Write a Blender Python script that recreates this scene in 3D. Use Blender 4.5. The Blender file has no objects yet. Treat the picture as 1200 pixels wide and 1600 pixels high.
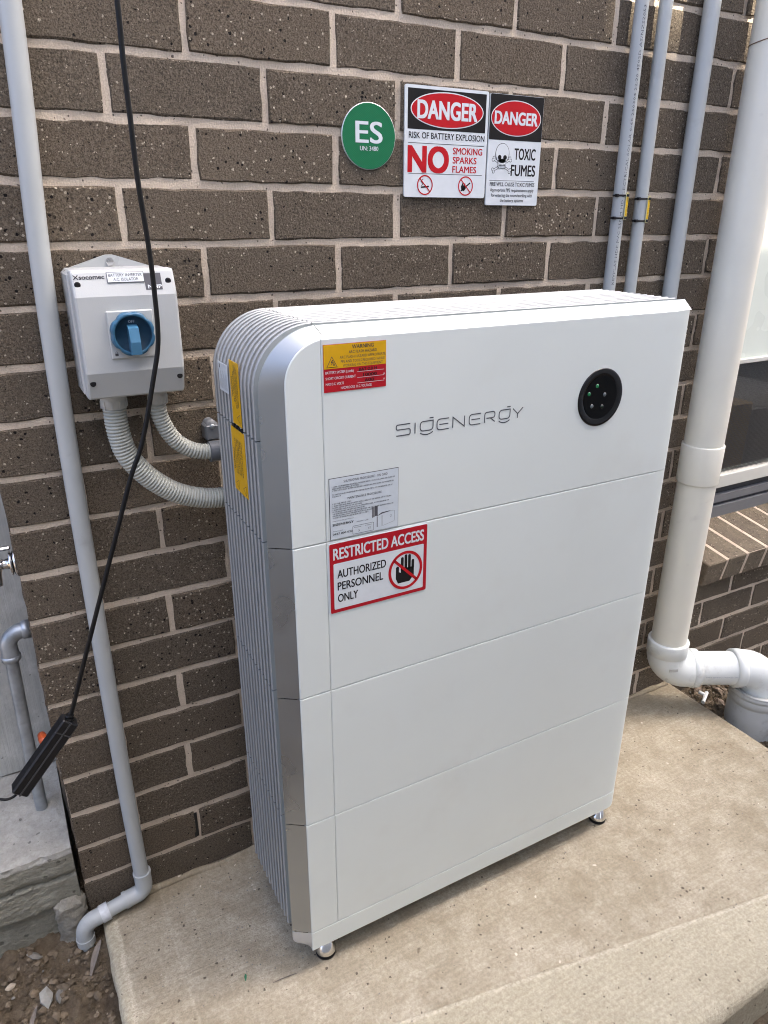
import bpy, math, random
from mathutils import Vector, Matrix, noise as mnoise

random.seed(7)
SC = bpy.context.scene
COL = SC.collection

# ------------------------------------------------------------------ camera
cam_d = bpy.data.cameras.new("camera")
cam = bpy.data.objects.new("camera", cam_d)
COL.objects.link(cam)
cam_d.sensor_fit = 'VERTICAL'
cam_d.sensor_height = 32.0
cam_d.lens = 1127.32 / 1600.0 * 32.0
cam_d.clip_start = 0.02
cam_d.clip_end = 500.0
_r = Vector((0.87927007, -0.47631617, 0.00265443))
_u = -Vector((-0.1785484, -0.33475294, -0.92523561))
_b = -Vector((0.44159326, 0.81305804, -0.37938373))
M = Matrix(((_r.x, _u.x, _b.x, -0.21207), (_r.y, _u.y, _b.y, -1.22045), (_r.z, _u.z, _b.z, 1.33027), (0, 0, 0, 1)))
cam.matrix_world = M
SC.camera = cam

# ------------------------------------------------------------------ sky, sun, exposure
SUN_EL = math.radians(56.0)
SUN_AZ = math.atan2(0.78, -0.62)          # clockwise from +Y
world = bpy.data.worlds.new("World")
SC.world = world
world.use_nodes = True
wn = world.node_tree.nodes
wl = world.node_tree.links
bg = wn["Background"]
sky = wn.new("ShaderNodeTexSky")
sky.sky_type = 'NISHITA'
sky.sun_disc = False
sky.sun_elevation = SUN_EL
sky.sun_rotation = SUN_AZ
sky.dust_density = 5.0
sky.air_density = 0.5
sky.ozone_density = 1.0
wl.new(sky.outputs[0], bg.inputs[0])
bg.inputs[1].default_value = 0.15

sun_d = bpy.data.lights.new("sun", 'SUN')
sun_d.energy = 4.0
sun_d.angle = math.radians(0.53)
sun_d.color = (1.0, 0.9, 0.76)
sun = bpy.data.objects.new("sun", sun_d)
COL.objects.link(sun)
_ce = math.cos(SUN_EL)
SUN_DIR = Vector((math.sin(SUN_AZ) * _ce, math.cos(SUN_AZ) * _ce, math.sin(SUN_EL)))
sun.rotation_euler = SUN_DIR.to_track_quat('Z', 'Y').to_euler()
sun.location = (3, -3, 4)

vs = SC.view_settings
vs.view_transform = 'Standard'
vs.look = 'None'
vs.exposure = 2.95
vs.gamma = 1.0
vs.use_curve_mapping = False

SC.render.engine = 'CYCLES'
SC.cycles.filter_width = 1.05
SC.cycles.max_bounces = 5
SC.cycles.diffuse_bounces = 3
SC.cycles.glossy_bounces = 3
SC.cycles.transmission_bounces = 4
SC.cycles.caustics_reflective = False
SC.cycles.caustics_refractive = False

# ------------------------------------------------------------------ materials
MATS = {}


def newmat(name):
    m = bpy.data.materials.new(name)
    m.use_nodes = True
    nt = m.node_tree
    b = nt.nodes["Principled BSDF"]
    return m, nt, b


def nd(nt, t, **kw):
    n = nt.nodes.new(t)
    for k, v in kw.items():
        if k.startswith("i_"):
            n.inputs[k[2:].replace("_", " ")].default_value = v
        else:
            setattr(n, k, v)
    return n


def c4(c):
    return (c[0], c[1], c[2], 1.0)


def pos_node(nt, scale=(1, 1, 1)):
    g = nt.nodes.new("ShaderNodeNewGeometry")
    mp = nt.nodes.new("ShaderNodeMapping")
    mp.inputs["Scale"].default_value = scale
    nt.links.new(g.outputs["Position"], mp.inputs["Vector"])
    return mp.outputs["Vector"]


def noise_fac(nt, vec, scale, detail=4, rough=0.6, lo=0.3, hi=0.7):
    n = nd(nt, "ShaderNodeTexNoise")
    n.inputs["Scale"].default_value = scale
    n.inputs["Detail"].default_value = detail
    n.inputs["Roughness"].default_value = rough
    nt.links.new(vec, n.inputs["Vector"])
    r = nd(nt, "ShaderNodeMapRange")
    r.inputs["From Min"].default_value = lo
    r.inputs["From Max"].default_value = hi
    nt.links.new(n.outputs["Fac"], r.inputs["Value"])
    return r.outputs[0]


def mix(nt, fac, a, b, blend='MIX'):
    m = nd(nt, "ShaderNodeMix", data_type='RGBA', blend_type=blend)
    if isinstance(fac, (int, float)):
        m.inputs[0].default_value = fac
    else:
        nt.links.new(fac, m.inputs[0])
    for sock, v in ((m.inputs[6], a), (m.inputs[7], b)):
        if isinstance(v, tuple):
            sock.default_value = c4(v)
        else:
            nt.links.new(v, sock)
    return m.outputs[2]


def math_n(nt, op, a, b=None):
    m = nd(nt, "ShaderNodeMath", operation=op)
    for i, v in enumerate((a, b)):
        if v is None:
            continue
        if isinstance(v, (int, float)):
            m.inputs[i].default_value = v
        else:
            nt.links.new(v, m.inputs[i])
    return m.outputs[0]


def bump(nt, b, height, strength=0.3, dist=0.002, prev=None):
    bn = nd(nt, "ShaderNodeBump")
    bn.inputs["Strength"].default_value = strength
    bn.inputs["Distance"].default_value = dist
    nt.links.new(height, bn.inputs["Height"])
    if prev is not None:
        nt.links.new(prev, bn.inputs["Normal"])
    nt.links.new(bn.outputs[0], b.inputs["Normal"])
    return bn.outputs[0]


def simple(name, col, rough=0.5, metal=0.0, var=0.06, vscale=18.0, bscale=0.0, bstr=0.1, dirt=None, emit=None, spec=None):
    if name in MATS:
        return MATS[name]
    m, nt, b = newmat(name)
    v = pos_node(nt)
    f = noise_fac(nt, v, vscale, 2, 0.65)
    dark = tuple(c * (1 - var) for c in col)
    lite = tuple(min(1, c * (1 + var)) for c in col)
    out = mix(nt, f, dark, lite)
    if dirt:
        dc, dsc, dlo, dhi, damt = dirt
        f2 = noise_fac(nt, v, dsc, 4, 0.7, dlo, dhi)
        f2 = math_n(nt, 'MULTIPLY', f2, damt)
        out = mix(nt, f2, out, dc)
    nt.links.new(out, b.inputs["Base Color"])
    rr = nd(nt, "ShaderNodeMapRange")
    rr.inputs["To Min"].default_value = max(0.02, rough - 0.06)
    rr.inputs["To Max"].default_value = min(1, rough + 0.06)
    nt.links.new(noise_fac(nt, v, vscale * 2.3, 1), rr.inputs["Value"])
    nt.links.new(rr.outputs[0], b.inputs["Roughness"])
    b.inputs["Metallic"].default_value = metal
    if spec is not None:
        b.inputs["Specular IOR Level"].default_value = spec
    if bscale:
        bump(nt, b, noise_fac(nt, v, bscale, 1), bstr, 0.001)
    if emit:
        b.inputs["Emission Color"].default_value = c4(emit[0])
        b.inputs["Emission Strength"].default_value = emit[1]
    MATS[name] = m
    return m


def speck(nt, vec, scale, amount, size):
    """mask of small irregular specks: a share of Voronoi cells, each with its own radius"""
    vo = nd(nt, "ShaderNodeTexVoronoi")
    vo.inputs["Scale"].default_value = scale
    wob = nd(nt, "ShaderNodeTexNoise")
    wob.inputs["Detail"].default_value = 0.0
    wob.inputs["Scale"].default_value = scale * 2.2
    nt.links.new(vec, wob.inputs["Vector"])
    vm = nd(nt, "ShaderNodeVectorMath", operation='MULTIPLY_ADD')
    nt.links.new(wob.outputs["Color"], vm.inputs[0])
    vm.inputs[1].default_value = (0.35 / scale,) * 3
    nt.links.new(vec, vm.inputs[2])
    nt.links.new(vm.outputs[0], vo.inputs["Vector"])
    sep = nd(nt, "ShaderNodeSeparateColor")
    nt.links.new(vo.outputs["Color"], sep.inputs[0])
    pick = math_n(nt, 'LESS_THAN', sep.outputs[0], amount)
    rad = math_n(nt, 'MULTIPLY', sep.outputs[1], size)
    d = math_n(nt, 'SUBTRACT', rad, vo.outputs["Distance"])
    d = math_n(nt, 'MULTIPLY', d, 12.0)
    cl = nd(nt, "ShaderNodeClamp")
    nt.links.new(d, cl.inputs[0])
    return math_n(nt, 'MULTIPLY', cl.outputs[0], pick)


def brick_material():
    m, nt, b = newmat("brown_speckled_brick")
    v = pos_node(nt)
    oi = nd(nt, "ShaderNodeObjectInfo")
    big = noise_fac(nt, v, 9, 3, 0.65, 0.3, 0.7)
    fine = noise_fac(nt, v, 230, 3, 0.8, 0.36, 0.64)
    c = mix(nt, big, (0.080, 0.063, 0.044), (0.122, 0.098, 0.071))
    rnd_ = math_n(nt, 'FRACT', math_n(nt, 'MULTIPLY', oi.outputs["Random"], 7.3))
    c = mix(nt, math_n(nt, 'MULTIPLY', oi.outputs["Random"], 0.7), c, (0.120, 0.088, 0.058))
    c = mix(nt, math_n(nt, 'MULTIPLY', rnd_, 0.35), c, (0.055, 0.047, 0.038))
    c = mix(nt, math_n(nt, 'MULTIPLY', fine, 0.62), c, (0.215, 0.178, 0.132))
    g2 = noise_fac(nt, v, 470, 1, 0.6, 0.50, 0.64)
    c = mix(nt, math_n(nt, 'MULTIPLY', g2, 0.62), c, (0.028, 0.022, 0.016))
    pit = speck(nt, v, 150, 0.40, 0.42)
    c = mix(nt, pit, c, (0.010, 0.008, 0.007))
    w1 = speck(nt, v, 175, 0.20, 0.33)
    w2 = speck(nt, v, 230, 0.12, 0.55)
    c = mix(nt, math_n(nt, 'MAXIMUM', w1, math_n(nt, 'MULTIPLY', w2, 0.6)), c, (0.56, 0.49, 0.38))
    dust = noise_fac(nt, v, 3.2, 4, 0.7, 0.52, 0.8)
    c = mix(nt, math_n(nt, 'MULTIPLY', dust, 0.18), c, (0.2, 0.17, 0.14))
    nt.links.new(c, b.inputs["Base Color"])
    b.inputs["Roughness"].default_value = 0.9
    b.inputs["Specular IOR Level"].default_value = 0.2
    h = math_n(nt, 'SUBTRACT', fine, math_n(nt, 'MULTIPLY', pit, 1.8))
    bump(nt, b, h, 0.8, 0.0018)
    return m


def mortar_material():
    m, nt, b = newmat("pinkish_mortar")
    v = pos_node(nt)
    f = noise_fac(nt, v, 14, 4, 0.7)
    c = mix(nt, f, (0.57, 0.475, 0.37), (0.71, 0.605, 0.48))
    g = noise_fac(nt, v, 330, 3, 0.7, 0.36, 0.64)
    c = mix(nt, math_n(nt, 'MULTIPLY', g, 0.45), c, (0.40, 0.325, 0.24))
    dm = noise_fac(nt, v, 4.5, 4, 0.7, 0.5, 0.75)
    c = mix(nt, math_n(nt, 'MULTIPLY', dm, 0.4), c, (0.30, 0.245, 0.18))
    d = speck(nt, v, 150, 0.14, 0.4)
    c = mix(nt, d, c, (0.14, 0.11, 0.085))
    nt.links.new(c, b.inputs["Base Color"])
    b.inputs["Roughness"].default_value = 0.95
    bump(nt, b, g, 0.7, 0.0015)
    return m


def slab_material():
    m, nt, b = newmat("brushed_concrete_slab")
    v = pos_node(nt)
    g = nt.nodes.new("ShaderNodeSeparateXYZ")
    nt.links.new(v, g.inputs[0])
    f = noise_fac(nt, v, 2.6, 5, 0.68, 0.32, 0.68)
    c = mix(nt, f, (0.345, 0.297, 0.205), (0.50, 0.443, 0.325))
    blot = noise_fac(nt, v, 13, 5, 0.78, 0.44, 0.68)
    c = mix(nt, math_n(nt, 'MULTIPLY', blot, 0.65), c, (0.65, 0.59, 0.46))
    stain = noise_fac(nt, v, 4.1, 5, 0.78, 0.50, 0.68)
    # dirt washed along the foot of the wall
    dw = nd(nt, "ShaderNodeMapRange")
    dw.inputs["From Min"].default_value = -0.14
    dw.inputs["From Max"].default_value = 0.0
    nt.links.new(math_n(nt, 'ADD', g.outputs[1], math_n(nt, 'MULTIPLY', blot, -0.05)), dw.inputs["Value"])
    stain = math_n(nt, 'MAXIMUM', stain, math_n(nt, 'MULTIPLY', dw.outputs[0], 0.8))
    c = mix(nt, math_n(nt, 'MULTIPLY', stain, 0.62), c, (0.245, 0.196, 0.125))
    # trowelled margins: outside the tooled line, and a strip along the left edge
    mg = math_n(nt, 'ADD', math_n(nt, 'ADD', g.outputs[1], 0.4545), math_n(nt, 'MULTIPLY', g.outputs[0], 0.174))
    wob = noise_fac(nt, v, 6, 3, 0.6, 0, 1)
    wobs = math_n(nt, 'MULTIPLY', math_n(nt, 'SUBTRACT', wob, 0.5), 0.016)
    m1 = math_n(nt, 'LESS_THAN', math_n(nt, 'ADD', mg, wobs), 0.0)
    m1 = math_n(nt, 'MULTIPLY', m1, math_n(nt, 'GREATER_THAN', g.outputs[0], 0.05))
    wobs2 = math_n(nt, 'MULTIPLY', math_n(nt, 'SUBTRACT', wob, 0.5), 0.05)
    m2 = math_n(nt, 'LESS_THAN', math_n(nt, 'ADD', g.outputs[0], wobs2), -0.192)
    c = mix(nt, math_n(nt, 'MULTIPLY', math_n(nt, 'MAXIMUM', m1, m2), 0.62), c, (0.56, 0.515, 0.375))
    ln = nd(nt, "ShaderNodeMapRange")
    ln.inputs["From Min"].default_value = 0.0062
    ln.inputs["From Max"].default_value = 0.0022
    nt.links.new(math_n(nt, 'ABSOLUTE', math_n(nt, 'ADD', mg, 0.003)), ln.inputs["Value"])
    l1 = math_n(nt, 'MULTIPLY', ln.outputs[0], math_n(nt, 'GREATER_THAN', g.outputs[0], 0.08))
    ln2 = nd(nt, "ShaderNodeMapRange")
    ln2.inputs["From Min"].default_value = 0.0075
    ln2.inputs["From Max"].default_value = 0.0015
    nt.links.new(math_n(nt, 'ABSOLUTE', math_n(nt, 'ADD', math_n(nt, 'ADD', g.outputs[0], wobs), 0.194)), ln2.inputs["Value"])
    ln3 = nd(nt, "ShaderNodeMapRange")
    ln3.inputs["From Min"].default_value = 0.004
    ln3.inputs["From Max"].default_value = 0.001
    nt.links.new(math_n(nt, 'ABSOLUTE', math_n(nt, 'ADD', math_n(nt, 'ADD', g.outputs[0], wobs), 0.097)), ln3.inputs["Value"])
    lw = math_n(nt, 'MULTIPLY', math_n(nt, 'MAXIMUM', l1, math_n(nt, 'MAXIMUM', ln2.outputs[0], math_n(nt, 'MULTIPLY', ln3.outputs[0], 0.5))), math_n(nt, 'ADD', math_n(nt, 'MULTIPLY', blot, 0.5), 0.3))
    c = mix(nt, lw, c, (0.74, 0.68, 0.53))
    grain = noise_fac(nt, v, 140, 4, 0.85, 0.38, 0.62)
    c = mix(nt, math_n(nt, 'MULTIPLY', grain, 0.52), c, (0.215, 0.175, 0.122))
    vs_ = pos_node(nt, (6.0, 170.0, 1.0))
    streak = noise_fac(nt, vs_, 1.0, 3, 0.65, 0.40, 0.62)
    c = mix(nt, math_n(nt, 'MULTIPLY', streak, 0.15), c, (0.19, 0.145, 0.09))
    d1 = speck(nt, v, 110, 0.20, 0.34)
    d2 = speck(nt, v, 31, 0.06, 0.20)
    dd = math_n(nt, 'MAXIMUM', d1, d2)
    c = mix(nt, math_n(nt, 'MULTIPLY', dd, 0.8), c, (0.075, 0.056, 0.040))
    w = speck(nt, v, 60, 0.07, 0.24)
    c = mix(nt, w, c, (0.66, 0.60, 0.48))
    nt.links.new(c, b.inputs["Base Color"])
    b.inputs["Roughness"].default_value = 0.92
    b.inputs["Specular IOR Level"].default_value = 0.25
    h = math_n(nt, 'ADD', grain, math_n(nt, 'SUBTRACT', math_n(nt, 'MULTIPLY', streak, 0.8), math_n(nt, 'MULTIPLY', d1, 1.5)))
    bump(nt, b, h, 0.6, 0.0018)
    return m


def grey_concrete_material(name, lo, hi, rough_scale, strength, stretch=(1, 1, 1)):
    m, nt, b = newmat(name)
    v = pos_node(nt)
    f = noise_fac(nt, v, 6, 5, 0.7)
    c = mix(nt, f, lo, hi)
    vv = pos_node(nt, stretch)
    g = noise_fac(nt, vv, rough_scale, 6, 0.75, 0.3, 0.7)
    c = mix(nt, math_n(nt, 'MULTIPLY', g, 0.5), c, tuple(x * 0.5 for x in lo))
    big = noise_fac(nt, v, 18, 4, 0.75, 0.5, 0.7)
    c = mix(nt, math_n(nt, 'MULTIPLY', big, 0.35), c, tuple(min(1, x * 1.35) for x in hi))
    d = speck(nt, v, 70, 0.30, 0.36)
    c = mix(nt, math_n(nt, 'MULTIPLY', d, 0.7), c, tuple(x * 0.35 for x in lo))
    nt.links.new(c, b.inputs["Base Color"])
    b.inputs["Roughness"].default_value = 0.92
    bump(nt, b, math_n(nt, 'ADD', g, math_n(nt, 'MULTIPLY', d, -1.0)), strength, 0.003)
    return m


def soil_material():
    m, nt, b = newmat("brown_soil")
    v = pos_node(nt)
    f = noise_fac(nt, v, 16, 8, 0.75)
    c = mix(nt, f, (0.100, 0.074, 0.048), (0.29, 0.232, 0.158))
    p = noise_fac(nt, v, 5, 4, 0.6, 0.5, 0.7)
    c = mix(nt, math_n(nt, 'MULTIPLY', p, 0.6), c, (0.25, 0.20, 0.145))
    g = noise_fac(nt, v, 210, 5, 0.75)
    c = mix(nt, math_n(nt, 'MULTIPLY', g, 0.45), c, (0.05, 0.034, 0.022))
    w = speck(nt, v, 75, 0.10, 0.35)
    c = mix(nt, w, c, (0.42, 0.35, 0.26))
    nt.links.new(c, b.inputs["Base Color"])
    b.inputs["Roughness"].default_value = 1.0
    b.inputs["Specular IOR Level"].default_value = 0.15
    bump(nt, b, math_n(nt, 'ADD', g, f), 0.9, 0.004)
    return m


def print_mat(name, col, rough=0.45):
    return simple(name, col, rough, 0, 0.03, 60, 38, 0.25, spec=0.22)


BRICK = brick_material()
MORTAR = mortar_material()
SLAB = slab_material()
SILL_BRICK = BRICK.copy()  # lighter brick copy: light on the sill mixed into the colour
SILL_BRICK.name = "lit_sill_brick"
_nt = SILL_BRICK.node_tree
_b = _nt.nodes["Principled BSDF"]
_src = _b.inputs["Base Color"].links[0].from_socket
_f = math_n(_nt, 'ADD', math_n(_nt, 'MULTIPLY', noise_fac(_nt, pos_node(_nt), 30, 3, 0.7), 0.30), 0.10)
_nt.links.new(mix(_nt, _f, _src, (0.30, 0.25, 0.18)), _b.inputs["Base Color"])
SOIL = soil_material()
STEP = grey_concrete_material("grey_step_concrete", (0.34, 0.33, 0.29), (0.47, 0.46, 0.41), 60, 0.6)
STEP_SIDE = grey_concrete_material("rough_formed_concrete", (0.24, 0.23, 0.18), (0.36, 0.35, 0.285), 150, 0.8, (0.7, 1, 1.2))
LUMP = grey_concrete_material("exposed_aggregate_concrete", (0.30, 0.28, 0.225), (0.50, 0.47, 0.39), 130, 1.0)
BOARD = grey_concrete_material("weathered_grey_board", (0.40, 0.405, 0.375), (0.50, 0.505, 0.475), 26, 0.35, (5, 5, 0.22))

WHITE = simple("white_powder_coat", (0.65, 0.69, 0.66), 0.42, 0, 0.012, 7, 900, 0.05,
               dirt=((0.46, 0.43, 0.37), 4.2, 0.56, 0.80, 0.17))
SILVER = simple("silver_satin_trim", (0.345, 0.36, 0.36), 0.32, 0.8, 0.02, 9, 1200, 0.04, spec=0.3,
                dirt=((0.42, 0.43, 0.44), 6, 0.58, 0.8, 0.07))
FIN = simple("silver_fin_metal", (0.35, 0.365, 0.365), 0.45, 0.25, 0.03, 14, spec=0.25)
FIN_BACK = simple("grey_fin_backing", (0.11, 0.115, 0.113), 0.5, 0.5, 0.04, 14)
CHANNEL = simple("sage_tinted_channel", (0.50, 0.565, 0.525), 0.35, 0.1, 0.03, 14)
SEAM = simple("dark_seam", (0.05, 0.05, 0.05), 0.7)
BLACK_GLOSS = simple("glossy_black_plastic", (0.004, 0.004, 0.0045), 0.09, 0, 0.1, spec=0.4)
BLACK_MATT = simple("matt_black_plastic", (0.008, 0.008, 0.0085), 0.42, 0, 0.2, 40, spec=0.35)
BLACK_RUB = simple("black_rubber", (0.005, 0.005, 0.005), 0.45, 0, 0.2, 40, spec=0.25)
CHROME = simple("bright_chrome", (0.72, 0.72, 0.72), 0.14, 1.0, 0.03, 30)
GALV = simple("galvanised_steel", (0.36, 0.39, 0.41), 0.45, 0.65, 0.22, 28, 90, 0.2, dirt=((0.2, 0.19, 0.17), 22, 0.55, 0.75, 0.5))
CONDUIT = simple("grey_conduit_pvc", (0.385, 0.405, 0.40), 0.42, 0, 0.03, 12, dirt=((0.24, 0.235, 0.225), 18, 0.6, 0.85, 0.45))
HOSE = simple("pale_grey_flexible_pvc", (0.40, 0.41, 0.365), 0.5, 0, 0.04, 20)
GLAND = simple("pale_grey_gland", (0.47, 0.475, 0.45), 0.45, 0, 0.03, 20)
ISO = simple("light_grey_enclosure", (0.45, 0.465, 0.455), 0.4, 0, 0.02, 20, 700, 0.05)
ISO_BASE = simple("clear_grey_enclosure_base", (0.40, 0.415, 0.41), 0.32, 0, 0.03, 20)
BLUE = simple("blue_knob_plastic", (0.026, 0.105, 0.185), 0.38, 0, 0.06, 30)
BLUE_D = simple("dark_blue_knob_recess", (0.010, 0.035, 0.065), 0.45, 0, 0.06, 30)
BLUE_L = simple("light_blue_handle", (0.045, 0.150, 0.255), 0.36, 0, 0.06, 30)
DOWNP = simple("cream_downpipe_pvc", (0.71, 0.69, 0.60), 0.38, 0, 0.03, 8, dirt=((0.36, 0.34, 0.31), 14, 0.62, 0.85, 0.4))
PVC = simple("white_drain_pvc", (0.68, 0.71, 0.69), 0.32, 0, 0.03, 10, dirt=((0.3, 0.27, 0.22), 16, 0.58, 0.82, 0.5))
PVC_G = simple("grey_drain_collar", (0.43, 0.44, 0.42), 0.45, 0, 0.06, 14, dirt=((0.2, 0.17, 0.13), 20, 0.52, 0.75, 0.6))
ORANGE = simple("orange_plastic", (0.36, 0.06, 0.012), 0.5)
FRAME_W = simple("cream_window_frame", (0.66, 0.66, 0.60), 0.35, 0, 0.03, 12)
FRAME_D = simple("charcoal_window_track", (0.035, 0.037, 0.042), 0.35, 0.2, 0.1, 12)
FRAME_G = simple("grey_window_sill_metal", (0.20, 0.21, 0.225), 0.4, 0.3, 0.06, 12)
PALE_PANE = simple("pale_frosted_glass", (0.74, 0.80, 0.72), 0.28, 0, 0.02, 4)
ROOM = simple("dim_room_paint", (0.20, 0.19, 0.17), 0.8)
CUPB = simple("brown_cupboard", (0.30, 0.21, 0.12), 0.6)
ADDED_RENDER_W = simple("added_house_cream_render", (0.52, 0.52, 0.48), 0.9, 0, 0.06, 2)
ADDED_GUTTER = simple("added_house_pale_metal", (0.55, 0.55, 0.53), 0.4)
ADDED_TILE = simple("added_house_grey_tile", (0.12, 0.11, 0.10), 0.8)

P_WHITE = print_mat("sign_white", (0.62, 0.655, 0.67))
P_BLACK = print_mat("sign_black", (0.011, 0.010, 0.010))
P_RED = print_mat("sign_red", (0.44, 0.008, 0.014))
P_DRED = print_mat("label_dark_red", (0.40, 0.008, 0.016))
P_GREEN = print_mat("sign_green", (0.004, 0.165, 0.062))
P_YEL = print_mat("label_amber", (0.62, 0.345, 0.008))
P_SILV = print_mat("label_silver_grey", (0.55, 0.60, 0.63), 0.35)
P_INK = print_mat("label_ink", (0.045, 0.045, 0.05))
P_GREY = print_mat("dark_grey_print", (0.09, 0.09, 0.10))
P_LOGO = print_mat("charcoal_logo_print", (0.075, 0.08, 0.09))
TAG_Y = print_mat("yellow_tag", (0.70, 0.44, 0.01))
TAG_C = print_mat("clear_tag_edge", (0.62, 0.56, 0.30))

# ------------------------------------------------------------------ mesh helpers
OFF = {}


def off(o):
    return OFF.get(o.name, Vector((0, 0, 0))) if o else Vector((0, 0, 0))


def tag(o, label=None, cat=None, group=None, kind=None):
    if label:
        o["label"] = label
    if cat:
        o["category"] = cat
    if group:
        o["group"] = group
    if kind:
        o["kind"] = kind
    return o


def thing(name, loc, label, cat, group=None):
    o = bpy.data.objects.new(name, None)
    o.empty_display_size = 0.05
    COL.objects.link(o)
    o.location = loc
    OFF[o.name] = Vector(loc)
    tag(o, label, cat, group)
    return o


class MB:
    def __init__(self):
        self.v = []
        self.f = []
        self.sm = []

    def add(self, vs_, fs, smooth=False):
        n = len(self.v)
        self.v.extend([Vector(p) for p in vs_])
        for f in fs:
            self.f.append([i + n for i in f])
            self.sm.append(smooth)
        return self

    def box(self, a, b, ch=0.0):
        x0, y0, z0 = a
        x1, y1, z1 = b
        if ch <= 0:
            vs_ = [(x0, y0, z0), (x1, y0, z0), (x1, y1, z0), (x0, y1, z0), (x0, y0, z1), (x1, y0, z1), (x1, y1, z1), (x0, y1, z1)]
            fs = [(0, 3, 2, 1), (4, 5, 6, 7), (0, 1, 5, 4), (1, 2, 6, 5), (2, 3, 7, 6), (3, 0, 4, 7)]
            return self.add(vs_, fs)
        return self.cbox(a, b, ch)

    def cbox(self, a, b, ch):
        """box with all edges chamfered"""
        c = [(a[i] + b[i]) / 2 for i in range(3)]
        h = [(b[i] - a[i]) / 2 for i in range(3)]
        vs_ = []
        idx = {}
        for sx in (-1, 1):
            for sy in (-1, 1):
                for sz in (-1, 1):
                    s = (sx, sy, sz)
                    for ax in range(3):
                        p = [c[i] + s[i] * (h[i] if i == ax else h[i] - ch) for i in range(3)]
                        idx[(s, ax)] = len(vs_)
                        vs_.append(p)
        fs = []
        for ax in range(3):
            o1, o2 = [i for i in range(3) if i != ax]
            for s in (-1, 1):
                q = []
                for t1, t2 in ((-1, -1), (1, -1), (1, 1), (-1, 1)):
                    k = [0, 0, 0]
                    k[ax] = s
                    k[o1] = t1
                    k[o2] = t2
                    q.append(idx[(tuple(k), ax)])
                fs.append(q)
        for ax in range(3):
            o1, o2 = [i for i in range(3) if i != ax]
            for t1 in (-1, 1):
                for t2 in (-1, 1):
                    k = [0, 0, 0]
                    k[o1] = t1
                    k[o2] = t2
                    k0 = list(k); k0[ax] = -1
                    k1 = list(k); k1[ax] = 1
                    fs.append([idx[(tuple(k0), o1)], idx[(tuple(k1), o1)], idx[(tuple(k1), o2)], idx[(tuple(k0), o2)]])
        for sx in (-1, 1):
            for sy in (-1, 1):
                for sz in (-1, 1):
                    s = (sx, sy, sz)
                    fs.append([idx[(s, 0)], idx[(s, 1)], idx[(s, 2)]])
        return self.add(vs_, fs)

    def obox(self, c, ax, ay, az, h, ch=0.0):
        """oriented chamfered box: centre, three unit axes, half sizes"""
        t = MB()
        t.cbox((-h[0], -h[1], -h[2]), h, ch) if ch else t.box((-h[0], -h[1], -h[2]), h)
        c = Vector(c)
        vs_ = [c + Vector(ax) * p.x + Vector(ay) * p.y + Vector(az) * p.z for p in t.v]
        return self.add(vs_, t.f)

    def tube(self, path, r, seg=20, cap=True, smooth=True, up=(0, 1, 0)):
        """path: points; r: number or list"""
        pts = [Vector(p) for p in path]
        n = len(pts)
        rr = r if isinstance(r, (list, tuple)) else [r] * n
        vs_ = []
        prev = None
        for i, p in enumerate(pts):
            t = (pts[min(i + 1, n - 1)] - pts[max(i - 1, 0)])
            if t.length < 1e-9:
                t = Vector((0, 0, 1))
            t.normalize()
            if prev is None:
                a = Vector(up)
                if abs(a.dot(t)) > 0.95:
                    a = Vector((1, 0, 0))
                nx = (a - t * a.dot(t)).normalized()
            else:
                nx = (prev - t * prev.dot(t)).normalized()
            prev = nx
            ny = t.cross(nx)
            for k in range(seg):
                an = 2 * math.pi * k / seg
                vs_.append(p + (nx * math.cos(an) + ny * math.sin(an)) * rr[i])
        fs = []
        for i in range(n - 1):
            for k in range(seg):
                k2 = (k + 1) % seg
                fs.append((i * seg + k, i * seg + k2, (i + 1) * seg + k2, (i + 1) * seg + k))
        self.add(vs_, fs, smooth)
        if cap:
            self.add(vs_[:seg], [list(range(seg))[::-1]])
            self.add(vs_[-seg:], [list(range(seg))])
        return self

    def lathe(self, base, axis, prof, seg=28, smooth=True):
        """prof: list of (r, h) along axis"""
        pts = [Vector(base) + Vector(axis).normalized() * h for r, h in prof]
        ax = Vector(axis).normalized()
        a = Vector((1, 0, 0)) if abs(ax.x) < 0.9 else Vector((0, 1, 0))
        nx = (a - ax * a.dot(ax)).normalized()
        ny = ax.cross(nx)
        vs_ = []
        for (r, h), p in zip(prof, pts):
            for k in range(seg):
                an = 2 * math.pi * k / seg
                vs_.append(p + (nx * math.cos(an) + ny * math.sin(an)) * max(r, 1e-5))
        fs = []
        for i in range(len(prof) - 1):
            for k in range(seg):
                k2 = (k + 1) % seg
                fs.append((i * seg + k, i * seg + k2, (i + 1) * seg + k2, (i + 1) * seg + k))
        return self.add(vs_, fs, smooth)

    def strip(self, A, B, smooth=False):
        n = len(A)
        self.add(list(A) + list(B), [(i, i + 1, n + i + 1, n + i) for i in range(n - 1)], smooth)
        return self

    def prism(self, poly, d, smooth=False):
        """polygon (3D points) extruded by vector d"""
        n = len(poly)
        P = [Vector(p) for p in poly]
        Q = [p + Vector(d) for p in P]
        fs = [list(range(n))[::-1], list(range(n, 2 * n))]
        self.add(P + Q, fs)
        self.add(P + Q, [(i, (i + 1) % n, n + (i + 1) % n, n + i) for i in range(n)], smooth)
        return self

    def grid(self, xs, ys, fn, smooth=True):
        nx = len(xs)
        vs_ = [fn(x, y) for y in ys for x in xs]
        fs = [(j * nx + i, j * nx + i + 1, (j + 1) * nx + i + 1, (j + 1) * nx + i) for j in range(len(ys) - 1) for i in range(nx - 1)]
        return self.add(vs_, fs, smooth)

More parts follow.
